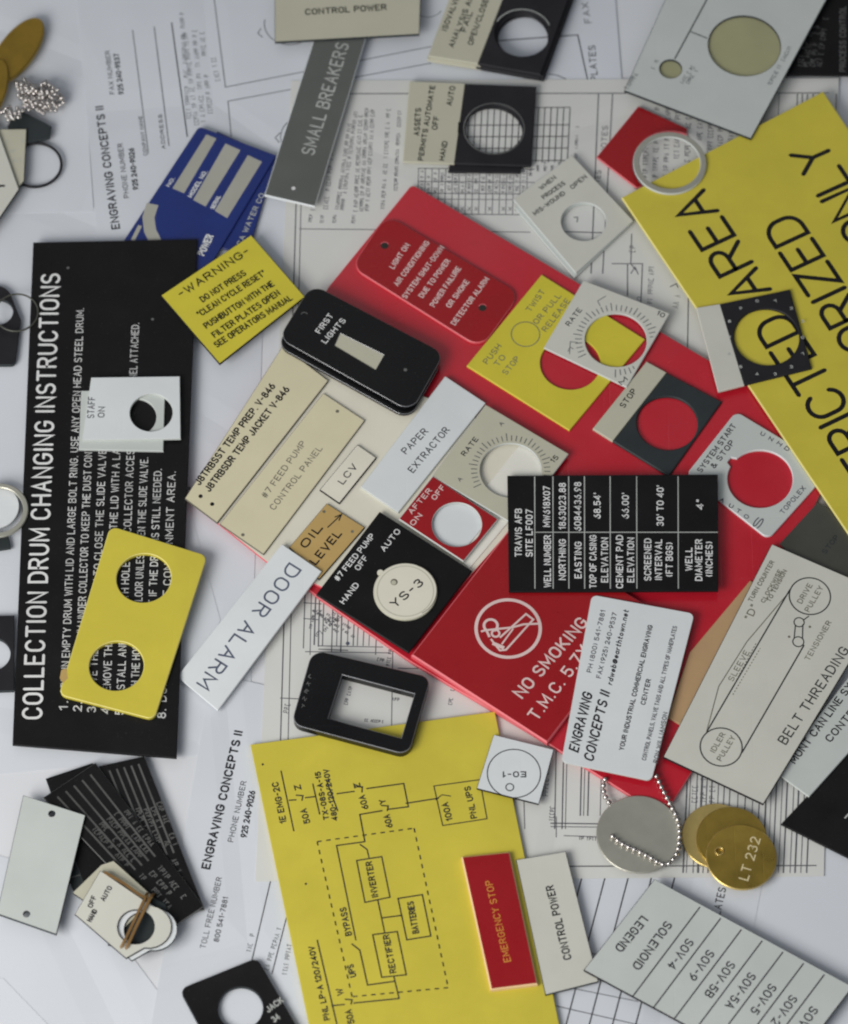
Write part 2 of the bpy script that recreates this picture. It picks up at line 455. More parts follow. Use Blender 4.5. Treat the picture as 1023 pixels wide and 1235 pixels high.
lean = random.Random(3)
class Thing:
    def __init__(self, name, label, cat, pts, zb, group=None):
        self.o = bpy.data.objects.new(name, None)
        self.o.empty_display_size = 0.005
        COL.objects.link(self.o)
        q = [W(x, y, zb) for x, y in pts]
        self.org = Vector((sum(p.x for p in q) / len(q), sum(p.y for p in q) / len(q), zb * .001))
        self.o.location = self.org
        tag(self.o, label, cat, group)
        self.pts, self.zb = pts, zb
        self.rib = {}
        self.zt = zb
    def plate(self, t, face, core=None, holes=(), rnd=0, c=0.25, name="plate", pts=None, zb=None, raw=None, side=None):
        """t thickness mm, rnd corner radius px, c chamfer mm, holes: (px, py, r) or list of px points"""
        zb = self.zb if zb is None else zb
        zt = zb + t
        pts = pts or self.pts
        if raw is None:
            P = [W(x, y, zt) for x, y in pts]
            rr = [q * S for q in rnd] if isinstance(rnd, (list, tuple)) else rnd * S
            P = fillet(P, rr) if rnd else [Vector((p.x, p.y)) for p in P]
        else:
            P = raw
        H = []
        for h in holes:
            if isinstance(h, tuple):
                H.append(circ(h[0], h[1], h[2], zt))
            else:
                H.append([Vector((W(x, y, zt).x, W(x, y, zt).y)) for x, y in h])
        self.zt = max(self.zt, zt)
        return slab(name, P, H, zb * .001, zt * .001, c * .001, (face, core or face, side or core or face), self.o, self.org)
    def _r(self, m, part, own=False):
        key = (part, m.name, len(self.rib) if own else -1)
        return self.rib.setdefault(key, (Ribbons(), m))[0]
    def _l(self, p, z):
        q = W(p[0], p[1], z)
        return Vector((q.x - self.org.x, q.y - self.org.y))
    def text(self, s, p0, p1, h, w, m, part="text_line", z=None, slant=0.0, gap=GAP):
        z = self.zt if z is None else z
        r = self._r(m, part, True)
        zz = (z - self.zb) * .001 + 3e-5
        a, b = self._l(p0, z), self._l(p1, z)
        d = b - a
        L = d.length
        d.normalize()
        u = Vector((-d.y, d.x))
        tot = 0; glyphs = []
        for ch in s:
            if ch == ' ':
                tot += 2.6; continue
            g = GL.get(ch) or GL['-']
            glyphs.append((tot, g)); tot += g[0] + gap
        tot -= gap
        sx, sy = L / tot, h * .9 * S / 6
        for x0, g in glyphs:
            for pl in g[1]:
                r.poly([a + d * ((x0 + x) * sx + slant * y * sy) + u * (y * sy) for x, y in pl], w * S, zz)
    def line(self, pts, w, m, part="ruled_lines", z=None, closed=False):
        z = self.zt if z is None else z
        q = [self._l(p, z) for p in pts]
        if closed: q.append(q[0])
        self._r(m, part).poly(q, w * S, (z - self.zb) * .001 + 3e-5, cap=False)
    def circle(self, cx, cy, rr, w, m, part="ruled_lines", z=None, a0=0, a1=360, n=40):
        z = self.zt if z is None else z
        c = self._l((cx, cy), z)
        pts = [c + Vector((math.cos(math.radians(a0 + (a1 - a0) * i / n)), math.sin(math.radians(a0 + (a1 - a0) * i / n)))) * rr * S for i in range(n + 1)]
        self._r(m, part).poly(pts, w * S, (z - self.zb) * .001 + 3e-5, cap=False)
    def dash(self, a, b, on, off, w, m, part="ruled_lines"):
        L = math.hypot(b[0] - a[0], b[1] - a[1]); x = 0
        while x < L:
            t0, t1 = x / L, min(1, (x + on) / L)
            self.line([(a[0] + (b[0] - a[0]) * t0, a[1] + (b[1] - a[1]) * t0), (a[0] + (b[0] - a[0]) * t1, a[1] + (b[1] - a[1]) * t1)], w, m, part)
            x += on + off
    def fill(self, pts, m, part, z=None):
        z = self.zt if z is None else z
        self._r(m, part, True).fill([self._l(p, z) for p in pts], (z - self.zb) * .001 + 2.5e-5)
    def dot(self, x, y, r, m, part="pin_hole", z=None):
        z = self.zt if z is None else z
        c = self._l((x, y), z)
        self._r(m, part, True).fill([c + Vector((math.cos(i * math.pi / 8), math.sin(i * math.pi / 8))) * r * S for i in range(16)], (z - self.zb) * .001 + 2.5e-5)
    def scribble(self, p0, p1, h, m, rng, part="small_print", w=0.8, fill=0.8):
        """print too small to read: short strokes along a line"""
        r = self._r(m, part)
        z = self.zt
        zz = (z - self.zb) * .001 + 3e-5
        a, b = self._l(p0, z), self._l(p1, z)
        d = b - a; L = d.length; d.normalize(); u = Vector((-d.y, d.x))
        x = 0; hs = h * S
        word = rng.randint(3, 8)
        while x < L:
            if rng.random() < fill:
                cw = hs * rng.uniform(.35, .6)
                k = rng.random()
                p = a + d * x
                if k < .35: pl = [(0, 0), (0, 1), (.9, 1), (.9, .5), (0, .5)]
                elif k < .6: pl = [(.9, 1), (0, 1), (0, 0), (.9, 0)]
                elif k < .8: pl = [(0, 0), (.45, 1), (.9, 0)]
                else: pl = [(0, 1), (.9, 1), (.45, 1), (.45, 0)]
                r.poly([p + d * (q[0] * cw) + u * (q[1] * hs) for q in pl], w * S, zz, cap=False)
            x += hs * .78
            word -= 1
            if word <= 0:
                x += hs * .7; word = rng.randint(2, 8)
    def done(self):
        for (part, mn, k), (r, m) in self.rib.items():
            if r.f:
                link_mesh(part, r.v, r.f, (m,), self.o, recalc=False)
        self.rib = {}
        ex = [W(x, y, self.zb) for x, y in self.pts]
        size = max([(p - q).length for p in ex for q in ex] + [0])
        if self.zb > 2.5 and .012 < size < .085:     # nothing lies perfectly flat in a heap
            self.o.rotation_euler = (lean.uniform(-.007, .007), lean.uniform(-.007, .007), 0)
        kids = [c for c in COL.objects if c.parent is self.o or c.parent == self.o]
        if len(kids) == 1:                       # a thing of one piece is that mesh itself
            k, nm = kids[0], self.o.name
            k.parent = None
            k.location = self.org
            k.rotation_euler = self.o.rotation_euler
            for key in ("label", "category", "group"):
                if key in self.o: k[key] = self.o[key]
            old = self.o
            bpy.data.objects.remove(old)
            k.name = nm
            self.o = k
        return self
    def tip(self, a, b, drop):
        """lean the finished thing: it stays at photo point a and sinks by drop mm at b"""
        p, q = W(a[0], a[1], self.zt), W(b[0], b[1], self.zt)
        d = q - p
        ang = math.atan2(drop * .001, d.length)
        ax = Vector((0, 0, 1)).cross(d.normalized())
        self.o.matrix_world = Matrix.Translation(p) @ Matrix.Rotation(ang, 4, ax) @ Matrix.Translation(-p) @ Matrix.Translation(self.org)

def torus(name, cx, cy, R, r, zc, m, parent=None, n=64, k=10, flat=1.0, tilt=None):
    """ring about photo pixel; R, r in photo px; zc centre height mm"""
    c = W(cx, cy, zc)
    vs, fs = [], []
    for i in range(n):
        a = 2 * math.pi * i / n
        for j in range(k):
            b = 2 * math.pi * j / k
            rr = R * S + r * S * math.cos(b)
            z = r * S * math.sin(b) * flat
            p = Vector((rr * math.cos(a), rr * math.sin(a), z))
            if tilt: p.z += tilt[0] * p.x + tilt[1] * p.y
            vs.append(p)
    for i in range(n):
        for j in range(k):
            fs.append((i * k + j, ((i + 1) % n) * k + j, ((i + 1) % n) * k + (j + 1) % k, i * k + (j + 1) % k))
    o = link_mesh(name, vs, fs, (m,), None, smooth=True)
    if parent is not None:
        o.parent = parent
        o.location = c - parent.location
    else:
        o.location = c
    return o

rng = random.Random(11)

# ------------------------------------------------------------------ the setting: table top and paper
q = [W(-500, 1750, 0), W(1530, 1750, 0), W(1530, -560, 0), W(-500, -560, 0)]
v = [(p.x, p.y, 0) for p in q] + [(p.x, p.y, -.025) for p in q]
tag(link_mesh("tabletop", v, [(0, 1, 2, 3), (7, 6, 5, 4), (0, 4, 5, 1), (1, 5, 6, 2), (2, 6, 7, 3), (3, 7, 4, 0)], (TABLE,)), kind="structure")

def sheet(name, label, pts, z, m, cat="paper"):
    T = Thing(name, label, cat, pts, z)
    T.plate(0.12, m, c=0.02, name="page")
    return T

sheet("paper_sheet", "blank white sheet of paper under the oval brass tags, top left corner", [(-70, -70), (91, -70), (113, 255), (-70, 259)], 0.32, PAPER).done()
sheet("paper_sheet", "large blank white sheet under the black drum instruction plate", [(-70, 262), (322, 236), (300, 905), (-70, 940)], 0.16, PAPER).done()
sheet("paper_sheet", "blank folded white sheet sticking out between the two-hole yellow plate and door alarm strip", [(100, 560), (227, 606), (266, 748), (190, 905)], 0.36, PAPER).done()
sheet("paper_sheet", "blank white sheet in the bottom left corner below the undrilled plate fan", [(-70, 1010), (90, 1060), (268, 1300), (-70, 1330)], 0.16, PAPER).done()
sheet("paper_sheet", "blank white sheet with a slanting edge in the very corner, bottom left", [(-70, 1175), (4, 1180), (62, 1240), (40, 1330), (-70, 1330)], 0.32, PAPER).done()
sheet("paper_sheet", "blank white sheet right of the solenoid legend plate", [(820, 1010), (1100, 1010), (1100, 1330), (800, 1330)], 0.32, PAPER).done()

# order form, top
F = sheet("order_form", "printed order form at the top headed ENGRAVING CONCEPTS II, beside the blue plates", [(87, -70), (737, -70), (768, 330), (121, 330)], 0.5, PAPER3, "form")
F.text("ENGRAVING CONCEPTS II", (144, 275), (124, 128), 10, 2.1, INKS, "heading")
F.text("PHONE NUMBER", (155.5, 238), (147.5, 173), 6.5, 1.2, INKG)
F.text("925 240-9026", (166.5, 228), (161, 179), 6.5, 1.7, INKS)
F.text("FAX NUMBER", (138, 113), (132, 61), 6, 1.1, INKG)
F.text("925 240-9537", (149, 113), (143, 65), 6.5, 1.5, INKS)
F.line([(160, 36), (179, 185)], 1.2, INKG); F.line([(186, 32), (204, 176)], 1.3, INKG); F.line([(207, 27), (226, 165)], 1.6, INKS)
F.text("COMPANY NAME", (177.5, 187), (171, 140), 4.5, 1.0, INKG); F.text("ADDRESS", (199.5, 179), (195, 138), 4.5, 1.0, INKG)
for i, (x0, y0, x1, y1) in enumerate(((231, 150, 222, 15), (240, 150, 226, 40), (248, 147, 237, 36), (257, 143, 246, 37), (266, 100, 260, 70))):
    F.scribble((x0, y0), (x1, y1), 5.5, INKL, rng)
F.line([(256, -20), (272, 105), (520, 56)], 1.2, INKG)
F.line([(279, 165), (275, 122), (520, 76)], 1.2, INKG)
F.circle(350, 28, 33, 1.2, INKG, a0=170, a1=330); F.circle(370, 165, 33, 1.1, INKG, a0=100, a1=210)
F.line([(315, 34), (311, 40), (317, 45)], 1.2, INKG); F.line([(338, 160), (332, 166), (337, 172)], 1.2, INKG)
F.line([(560, 52), (697, 42), (709, 97)], 1.6, INKS); F.line([(500, 0), (520, -30)], 1, INKG)
F.circle(662, 118, 36, 1.3, INKG, a0=20, a1=90)
F.circle(516, 5, 20, 1, INKL, a0=200, a1=330)
F.text("FAX", (713.5, 27), (709, 3), 9, 1.2, INKG); F.text("PLATES", (721, 97), (717.5, 55), 9, 1.3, INKS)
F.done()

# order form, bottom
F = sheet("order_form", "printed order form at the bottom headed ENGRAVING CONCEPTS II, beside the yellow circuit plate", [(256, 812), (938, 966), (870, 1330), (166, 1330)], 0.5, PAPER3, "form")
F.text("ENGRAVING CONCEPTS II", (252.5, 1048), (292, 883), 9.5, 2.3, INKS, "heading")
F.text("PHONE NUMBER", (281, 1015.5), (297, 943), 6.5, 1.1, INKG)
F.text("925 240-9026", (297, 1010), (307.5, 955), 7, 1.7, INKS)
F.text("TOLL FREE NUMBER", (247.5, 1144), (267.5, 1059), 6.5, 1.0, INKG)
F.text("800 541-7881", (263.5, 1136), (275, 1083), 6, 1.2, INKG)
F.line([(347, 975), (304, 1158)], 1.3, INKS); F.line([(352, 1082), (328, 1175)], 1.3, INKS)
F.scribble((302, 1152), (309, 1117), 5, INKL, rng); F.scribble((324, 1170), (339, 1122), 5, INKL, rng); F.scribble((346, 1176), (352, 1140), 5, INKL, rng)
for x in (706, 734, 762, 790, 818):
    F.line([(x + 14, 990), (x - 58, 1262)], 1.6, INKS)
F.line([(560, 1118), (800, 1168)], 1.0, INKL); F.line([(560, 1188), (800, 1243)], 1.2, INKG); F.line([(660, 1186), (770, 1208)], 1.0, INKG)
F.text("PLATES", (867, 1110), (875.5, 1072), 9, 1.3, INKS)
F.done()

# technical drawing
Dr = sheet("drawing_sheet", "large engineering drawing with tables and fine print under the red board", [(351, 97), (1012, 94), (994, 1057), (308, 1063)], 0.95, PAPER2, "drawing")
L = lambda pts, w=1.0, m=INKG: Dr.line(pts, w * 1.25, m)
L([(1000, 112), (361, 113), (334, 1046), (985, 1044)], 1.2)
L([(366, 128), (344, 1040)], 0.9)
L([(361, 276), (470, 277)], 0.9); L([(560, 279), (640, 280)], 0.9)
L([(722, 113), (713, 330)], 1.2); L([(668, 279), (740, 281)], 1.2); L([(692, 262), (697, 262), (696, 268)], 1); L([(739, 113), (727, 330)], 1.1)
Dr.text("NOTES", (731, 185), (733, 152), 7, 1.0, INKG); Dr.text("NOTES", (722, 232), (725, 206), 7, 1.0, INKG)
Dr.scribble((696, 190), (698, 152), 3, INKG, rng)
# notes columns
for (x0, y0, x1, y1, h, f) in ((380, 254, 388, 128, 5, .9), (395, 252, 403, 184, 5, .9), (409, 253, 424, 150, 4.5, .95), (415, 253, 432, 134, 4.5, .9),
                               (431, 255, 437, 140, 4.5, .95), (438, 255, 445, 132, 4.5, .95), (445, 254, 452, 133, 4.5, .9), (464, 252, 471, 131, 4.5, .7), (479, 232, 484, 133, 4, .8), (376, 268, 377, 260, 4, 1), (390, 269, 391, 260, 4, 1), (405, 269, 406, 260, 4, 1), (428, 269, 429, 260, 4, 1)):
    Dr.scribble((x0, y0), (x1, y1), h, INKG, rng, fill=f)
# revision grid
for i in range(19):
    x = 551 + 7.6 * i
    L([(x, 130), (x - 3.5, 196)], 1.0, INKS)
for y in (130, 151, 165, 179, 194):
    L([(551 - (y - 130) * .05, y), (688 - (y - 130) * .05, y - 0.5)], 1.0, INKS)
for i in range(15):
    Dr.scribble((556 + 8.6 * i, 206), (556 + 8.6 * i, 196), 3, INKG, rng)
for y, w in ((203, 1), (219, .8), (233, 1), (240, .8), (258, 1)):
    L([(504, y), (645, y + 1)], w)
for i in range(17):
    x = 505 + 8.2 * i
    L([(x, 203), (x - 1.5, 259)], 0.8)
    Dr.scribble((x + 5.5, 232), (x + 6, 206), 3.6, INKG, rng, fill=.7)
    if rng.random() < .8: Dr.text(rng.choice("XXKX"), (x + 2, 254), (x + 5.5, 254), 6, .8, INKG)
# right fragment with circuit
L([(738, 318), (775, 318), (773, 368)], 1.1); L([(757, 318), (757, 357)], 1.1)
L([(762, 282), (761, 318), (767, 326)], 1); L([(761, 330), (766, 322), (770, 331)], 1)
Dr.scribble((766, 304), (767, 296), 7, INKG, rng); Dr.scribble((787, 366), (789, 320), 6, INKL, rng)
Dr.text("1", (810, 349), (819, 346), 6, 1.2, INKS); Dr.scribble((818, 372), (821, 354), 7, INKL, rng)
L([(831, 330), (829, 440)], 1.1); L([(848, 260), (846, 300)], 1)
Dr.scribble((696, 332), (703, 322), 6, INKG, rng)
# bold text under the ring and red plate
for x in (768, 778, 790, 803, 815, 828, 842, 855, 867, 880):
    Dr.scribble((x + 2, 240), (x + 6, 132), 6, INKG, rng, fill=.8, w=.9)
L([(940, 112), (938, 160)], .8)
for x in (962, 968, 974, 981, 988, 1009): L([(x, 113), (x - 2, 180)], 1.0, INKS)
# lower left line cluster
for x, y0, y1, w in ((368, 715, 782, 1), (376, 700, 790, .8), (381, 715, 778, 1.4), (386, 700, 780, 1.2), (391, 712, 779, 1), (402, 712, 786, 1), (408, 720, 779, .8), (413, 720, 786, 1.2),
                     (421, 725, 779, .8), (428, 730, 779, 1), (433, 730, 779, .8), (440, 735, 779, 1), (447, 738, 779, .8), (455, 745, 790, 1), (474, 770, 900, .9), (340, 700, 790, 0)):
    if w: L([(x, y0), (x - 2, y1)], w)
for y, x0, x1 in ((727, 366, 388), (746, 366, 384), (779, 384, 462), (786, 368, 470), (783, 384, 420), (842, 338, 372), (806, 480, 560)):
    L([(x0, y), (x1, y + 1.5)], .9)
Dr.dot(419.5, 776, 2.4, INKB, "small_print")
for i in range(8):
    Dr.scribble((370 + rng.uniform(0, 60), 770 - rng.uniform(0, 50)), (373 + rng.uniform(0, 60), 735), 3, INKG, rng)
Dr.scribble((348, 860), (352, 840), 6, INKG, rng); Dr.scribble((419, 850), (425, 830), 4, INKG, rng); Dr.scribble((473, 845), (484, 846), 4, INKG, rng); Dr.scribble((440, 870), (462, 872), 3, INKG, rng); Dr.scribble((545, 850), (548, 832), 4, INKG, rng)
Dr.scribble((470, 803), (474, 780), 4, INKG, rng); Dr.scribble((455, 797), (470, 800), 4, INKG, rng)
# lower middle
for x, w in ((671, 1), (680, 1.2), (684, .8), (702, 1.3), (706, .8), (711, 1.3), (726, .8)): L([(x, 905), (x - 2, 1000 if x < 690 else 984)], w)
L([(664, 993), (740, 994)], 1.2); L([(664, 997), (740, 998)], .8); L([(680, 1008), (740, 1010)], .8); L([(671, 985), (671, 1010)], .8)
Dr.scribble((695, 1013), (718, 1014), 4, INKL, rng); Dr.scribble((668, 990), (669, 975), 5, INKG, rng); Dr.scribble((661, 960), (662, 930), 6, INKL, rng)
L([(633, 1000), (632, 965)], .8)
# bar like columns at lower right
for x, w in ((828, 1.4), (832, .8), (840, 1), (846, 2), (852, 1), (858, 1.3), (866, .8), (873, 1), (880, 1), (890, .8), (899, 1), (908, .8), (916, 1), (924, 1.6), (930, .7), (936, 1.2), (943, .7), (949, 1.4), (957, .8), (963, 1.5), (970, .8), (977, 1.3)):
    L([(x + 2, 920), (x - 4, 1053)], w)
for x in (841, 851, 862): Dr.scribble((x, 968), (x + 1, 935), 6, INKL, rng)
Dr.done()

# ------------------------------------------------------------------ left: drum plate and what lies on it
T = Thing("instruction_plate", "tall black plate engraved COLLECTION DRUM CHANGING INSTRUCTIONS", "name plate", [(40, 292), (238, 288), (213, 914), (15, 898)], 4.1)
T.plate(1.6, BLACK, BLACK)
T.text("COLLECTION DRUM CHANGING INSTRUCTIONS", (49.5, 866), (71.5, 331), 23.5, 3.2, WTEXT, "heading")
rows = [("1.", "OBTAIN EMPTY DRUM WITH LID AND LARGE BOLT RING. USE ANY OPEN HEAD STEEL DRUM.", 372),
        ("2.", "PLACE THE DRUM UNDER COLLECTOR TO KEEP THE DUST CONTAINED IN DRUM.", 470),
        ("3.", "MOVE THE HANDLE DOWN TO CLOSE THE SLIDE VALVE ABOVE.", 500),
        ("4.", "REMOVE THE FULL DRUM AND COVER THE LID WITH A LARGE RING.", 492),
        ("5.", "INSTALL AND BOLT WITH HOLE IN TO COLLECTOR ACCESS", 536),
        ("6.", "WITH THE HOSE ON THE FLOOR UNLESS OPEN THE SLIDE VALVE.", 552),
        ("7.", "RETURN TO THE START IF THE DRUM IS STILL NEEDED.", 566),
        ("8.", "DUMP DRUM TO THE CONTAINMENT AREA.", 569)]
for i, (n, s, y1) in enumerate(rows):
    x0 = 81 + 16.9 * i
    sl = 22 / 535
    y0 = 856 + i * 1.4
    T.text(n, (x0, y0), (x0 + .5, y0 - 10), 10, 1.6, STEXT, "instruction_text")
    ys = y0 - 20
    T.text(s, (x0 + (y0 - ys) * sl, ys), (x0 + (y0 - y1) * sl, y1), 9.3, 1.3, STEXT, "instruction_text")
T.text("PANEL ATTACHED.", (164, 468), (167.5, 390), 9.3, 1.3, STEXT, "instruction_text")
T.dot(82, 323, 1.8, DTEXT); T.dot(184, 385, 1.8, DTEXT)
T.done()

T = Thing("legend_plate", "white legend plate with hole, underneath the STAFF ON one on black plate", "legend plate", [(98, 471), (199, 470), (197, 544), (95, 542)], 5.7, "white legend plates stacked on the black plate")
T.plate(1.4, GREYW, GREYW, holes=[(163, 503, 26)]); T.done()
T = Thing("legend_plate", "white legend plate marked STAFF ON, topmost on the black instruction plate", "legend plate", [(110, 455), (217, 453.5), (218, 529), (99, 531)], 7.1, "white legend plates stacked on the black plate")
T.plate(1.4, WHITE, GREYW, holes=[(182.5, 497.5, 26)])
T.text("STAFF", (113, 504), (114.5, 479), 8.5, 1.3, INKG); T.text("ON", (125.5, 503), (126, 491), 8, 1.3, INKG)
T.done()

T = Thing("cover_plate", "yellow rounded plate with two round holes lying on the drum instruction plate", "cover plate", [(133, 634), (250, 670), (186, 868), (71, 838)], 5.8)
T.plate(2.0, YEL, YELEDGE, holes=[(173.5, 697, 32.6), (140.5, 803, 32.2)], rnd=9, c=0.3, side=YEL)
T.fill([(74, 808), (80, 806), (82, 818), (76, 824), (72, 818)], TAN, "edge_notch")
T.done()

# left edge pieces
T = Thing("legend_plate", "dark grey plate with a round white-filled hole at left edge, beside thin metal ring", "legend plate", [(-60, 346), (8, 343), (25, 385), (18, 440), (-60, 440)], 1.6)
T.plate(2.0, SLATE, CHAR, holes=[(-2, 376, 18)], rnd=[0, 22, 6, 6, 0]); T.done()
o = torus("split_ring", 20, 377, 26.5, 1.2, 6.2, DSTEEL); tag(o, "thin dark metal ring overlapping the left edge of black instruction plate", "ring")
T = Thing("legend_plate", "dark plate corner peeking out below the grey washer at the left edge", "legend plate", [(-60, 640), (10, 646), (13, 661), (-60, 672)], 1.6)
T.plate(1.4, CHAR, CHAR); T.done()
T = Thing("round_tag", "white round blank disc inside the grey washer at the left edge", "tag", [(-7, 612)], 3.1)
T.plate(1.0, WHITE, WHITE, raw=circ(-7, 611, 30, 4.1)); T.done()
T = Thing("washer", "grey flat washer around the white disc, overlapping black plate's left edge", "washer", [(-3, 614)], 5.9)
T.plate(1.2, STEEL, STEEL, raw=circ(-3, 615, 37, 7.1), holes=[(-3, 615, 30.5)], c=.4); T.done()
T = Thing("legend_plate", "dark grey square plate with white round hole, left edge beside the two-hole yellow plate", "legend plate", [(-80, 744), (17, 742), (17, 833), (-80, 836)], 1.6)
T.plate(1.8, SLATE, CHAR, holes=[(-9, 789, 21)]); T.done()

# ------------------------------------------------------------------ top left: brass, chain, cut plates
def ellipse(cx, cy, a, b, ang, z, n=56):
    c = W(cx, cy, z); t = math.radians(ang)
    return [Vector((c.x + S * (a * math.cos(2 * math.pi * i / n) * math.cos(t) - b * math.sin(2 * math.pi * i / n) * math.sin(t)),
                    c.y + S * (a * math.cos(2 * math.pi * i / n) * math.sin(t) + b * math.sin(2 * math.pi * i / n) * math.cos(t)))) for i in range(n)]
T = Thing("oval_tag", "large oval worn brass tag in the top left corner above the chain", "tag", [(22, 58)], 4)
T.plate(2.2, DBRASS, BRASS, raw=ellipse(20, 60, 56, 24, 62, 6.2), c=.7); T.done()
T = Thing("oval_tag", "partly cut off oval brass tag at left edge, over the other oval tag", "tag", [(-8, 105)], 6.5)
T.plate(2.2, DBRASS, BRASS, raw=ellipse(-8, 106, 46, 17, 80, 8.7), c=.7); T.done()

T = Thing("cut_plate", "black scrap plate under the pile of ball chain", "plate", [(9, 152), (20, 130), (62, 152), (60, 166), (12, 176)], 3.0)
T.plate(1.6, CHAR, CHAR); T.done()
o = torus("split_ring", 43, 199, 32.5, 1.9, 2.5, SLATE); tag(o, "thin dark ring on the white paper beside the cut beige plates, top left", "ring")
T = Thing("cut_plate", "beige plate corner with faint print, under the other beige plate at left edge", "plate", [(-40, 156), (32, 155), (29, 218), (20, 230), (-40, 300)], 4.8)
T.plate(1.4, BEIGE, CHAR)
T.scribble((8, 172), (27, 172), 5, GTEXT, rng); T.scribble((12, 184), (27, 184), 5, GTEXT, rng); T.scribble((16, 196), (27, 196), 5, GTEXT, rng)
T.done()
T = Thing("cut_plate", "beige pointed plate on top of its pair at the left edge", "plate", [(-40, 120), (-2, 158), (23, 228), (0, 262), (-40, 310)], 6.3)
T.plate(1.4, PALE, CHAR)
T.text("A", (-6, 236), (5, 224), 13, 3, INK)
T.done()

def bead_proto():
    bm = bmesh.new(); bmesh.ops.create_icosphere(bm, subdivisions=2, radius=1)
    me = bpy.data.meshes.new("bead"); bm.to_mesh(me); bm.free()
    me.materials.append(CHROME)
    me.polygons.foreach_set("use_smooth", [True] * len(me.polygons))
    return me
BEAD = bead_proto()
def chain(name, label, pts, r, step, wire=True, most=100):
    """ball chain through 3D points (world); beads are children sharing one mesh"""
    root = bpy.data.objects.new(name, None); COL.objects.link(root)
    root.empty_display_size = .005
    root.location = pts[0]
    tag(root, label, "chain")
    out = [pts[0]]; acc = 0
    for a, b in zip(pts, pts[1:]):
        L = (b - a).length; t = step - acc
        while t <= L:
            out.append(a.lerp(b, t / L)); t += step
        acc = L - (t - step)
    for p in out[:most]:
        o = bpy.data.objects.new("bead", BEAD); COL.objects.link(o)
        o.parent = root; o.location = p - pts[0]; o.scale = (r, r, r)
    if wire:
        vs, fs = [], []
        for i, p in enumerate(out[:most]):
            q = out[min(i + 1, len(out) - 1)]; d = (q - p)
            if d.length < 1e-7: d = Vector((1, 0, 0))
            n1 = d.cross(Vector((0, 0, 1))).normalized() * r * .3; n2 = Vector((0, 0, 1)) * r * .3
            b = len(vs)
            vs += [p - pts[0] + n1, p - pts[0] + n2, p - pts[0] - n1, p - pts[0] - n2]
            if i: fs += [(b - 4 + j, b - 4 + (j + 1) % 4, b + (j + 1) % 4, b + j) for j in range(4)]
        link_mesh("link_wire", vs, fs, (CHROME,), root)
    return root
def smooth3(pts, n=8):
    out = []
    for i in range(len(pts) - 1):
        p0, p1, p2, p3 = pts[max(i - 1, 0)], pts[i], pts[i + 1], pts[min(i + 2, len(pts) - 1)]
        for k in range(n):
            t = k / n
            out.append(0.5 * ((2 * p1) + (p2 - p0) * t + (2 * p0 - 5 * p1 + 4 * p2 - p3) * t * t + (3 * p1 - p0 - 3 * p2 + p3) * t ** 3))
    out.append(pts[-1]); return out

# heap of coiled chain: four chains, each a separate coil
r2 = random.Random(5)
coil_labels = ["coiled ball chain at the left of heap beside the oval brass tags", "coiled ball chain at the right of heap, above the dark ring",
               "coiled ball chain uppermost in the heap, top left", "loose end of ball chain at the heap's lower left by beige plate"]
for ci, (cx, cy, rx, ry, z0) in enumerate(((30, 108, 16, 13, 4.4), (58, 118, 19, 20, 3.6), (43, 113, 26, 19, 7.4), (13, 136, 17, 10, 8.8))):
    pts = []
    for k in range(30):
        a = r2.uniform(0, 2 * math.pi)
        f = r2.uniform(.25, 1.05)
        pts.append(W(cx + rx * f * math.cos(a), cy + ry * f * math.sin(a), z0 + r2.uniform(0, 3.2)))
    chain("ball_chain", coil_labels[ci], smooth3(pts), 0.00115, 0.00265, False, (90, 100, 90, 30)[ci])

# ------------------------------------------------------------------ blue plates, warning, small breakers
T = Thing("data_plate", "blue plate mostly hidden under the other blue plate, small white text along its edge", "data plate", [(262, 158), (333, 190), (299, 306), (205, 286)], 1.6, "blue data plates")
T.plate(1.2, BLUE, BLUE); T.text("CA WATER CO.", (291, 296), (320, 232), 6.5, 1.3, GTEXT); T.done()
T = Thing("data_plate", "blue plate with three grey blank fields, beside the warning plate", "data plate", [(240, 152), (333, 187), (248, 330), (148, 292)], 2.8, "blue data plates")
T.plate(1.2, BLUE, BLUE, rnd=[6, 0, 0, 0])
for pts in ([(249, 162), (261, 167), (222, 233), (208, 227)], [(272, 173), (290, 181), (248, 249), (233, 241)], [(299, 187), (316, 195), (274, 263), (259, 254)]):
    T.fill(pts, TANIN, "blank_field")
T.line([(184, 246), (179, 262), (181, 278), (188, 292)], 15, TANIN, "blank_field")
T.line([(169, 272), (160, 290)], 5, TANIN, "blank_field")
T.text("MODEL NO.", (231, 238), (250, 207), 5.5, 1.2, WTEXT); T.text("SERIAL", (258, 252), (266, 237), 5, 1.2, WTEXT); T.text("NO.", (204, 225), (211, 215), 4.5, 1, WTEXT)
T.text("POWER", (246, 308), (257, 285), 9, 2, WTEXT)
T.done()

T = Thing("warning_plate", "yellow plate headed WARNING with black engraved text beside the black double plates", "warning plate", [(194, 356), (303, 283), (368, 358), (265, 439)], 5.9)
T.plate(1.4, YEL2, INK, c=.3)
T.text("~WARNING~", (219, 358), (301, 305), 10.5, 1.9, INK, "heading")
for s, a, b in (("DO NOT PRESS", (245, 364), (297, 331)), ('"CLEAN CYCLE RESET"', (241.5, 382), (321, 331)), ("PUSHBUTTON WITH THE", (249.5, 396), (331, 344)), ("FILTER PLATES OPEN", (259.5, 407), (338, 355)), ("SEE OPERATORS MANUAL", (262, 419), (353, 361))):
    T.text(s, a, b, 8.4, 1.8, INK)
T.done()

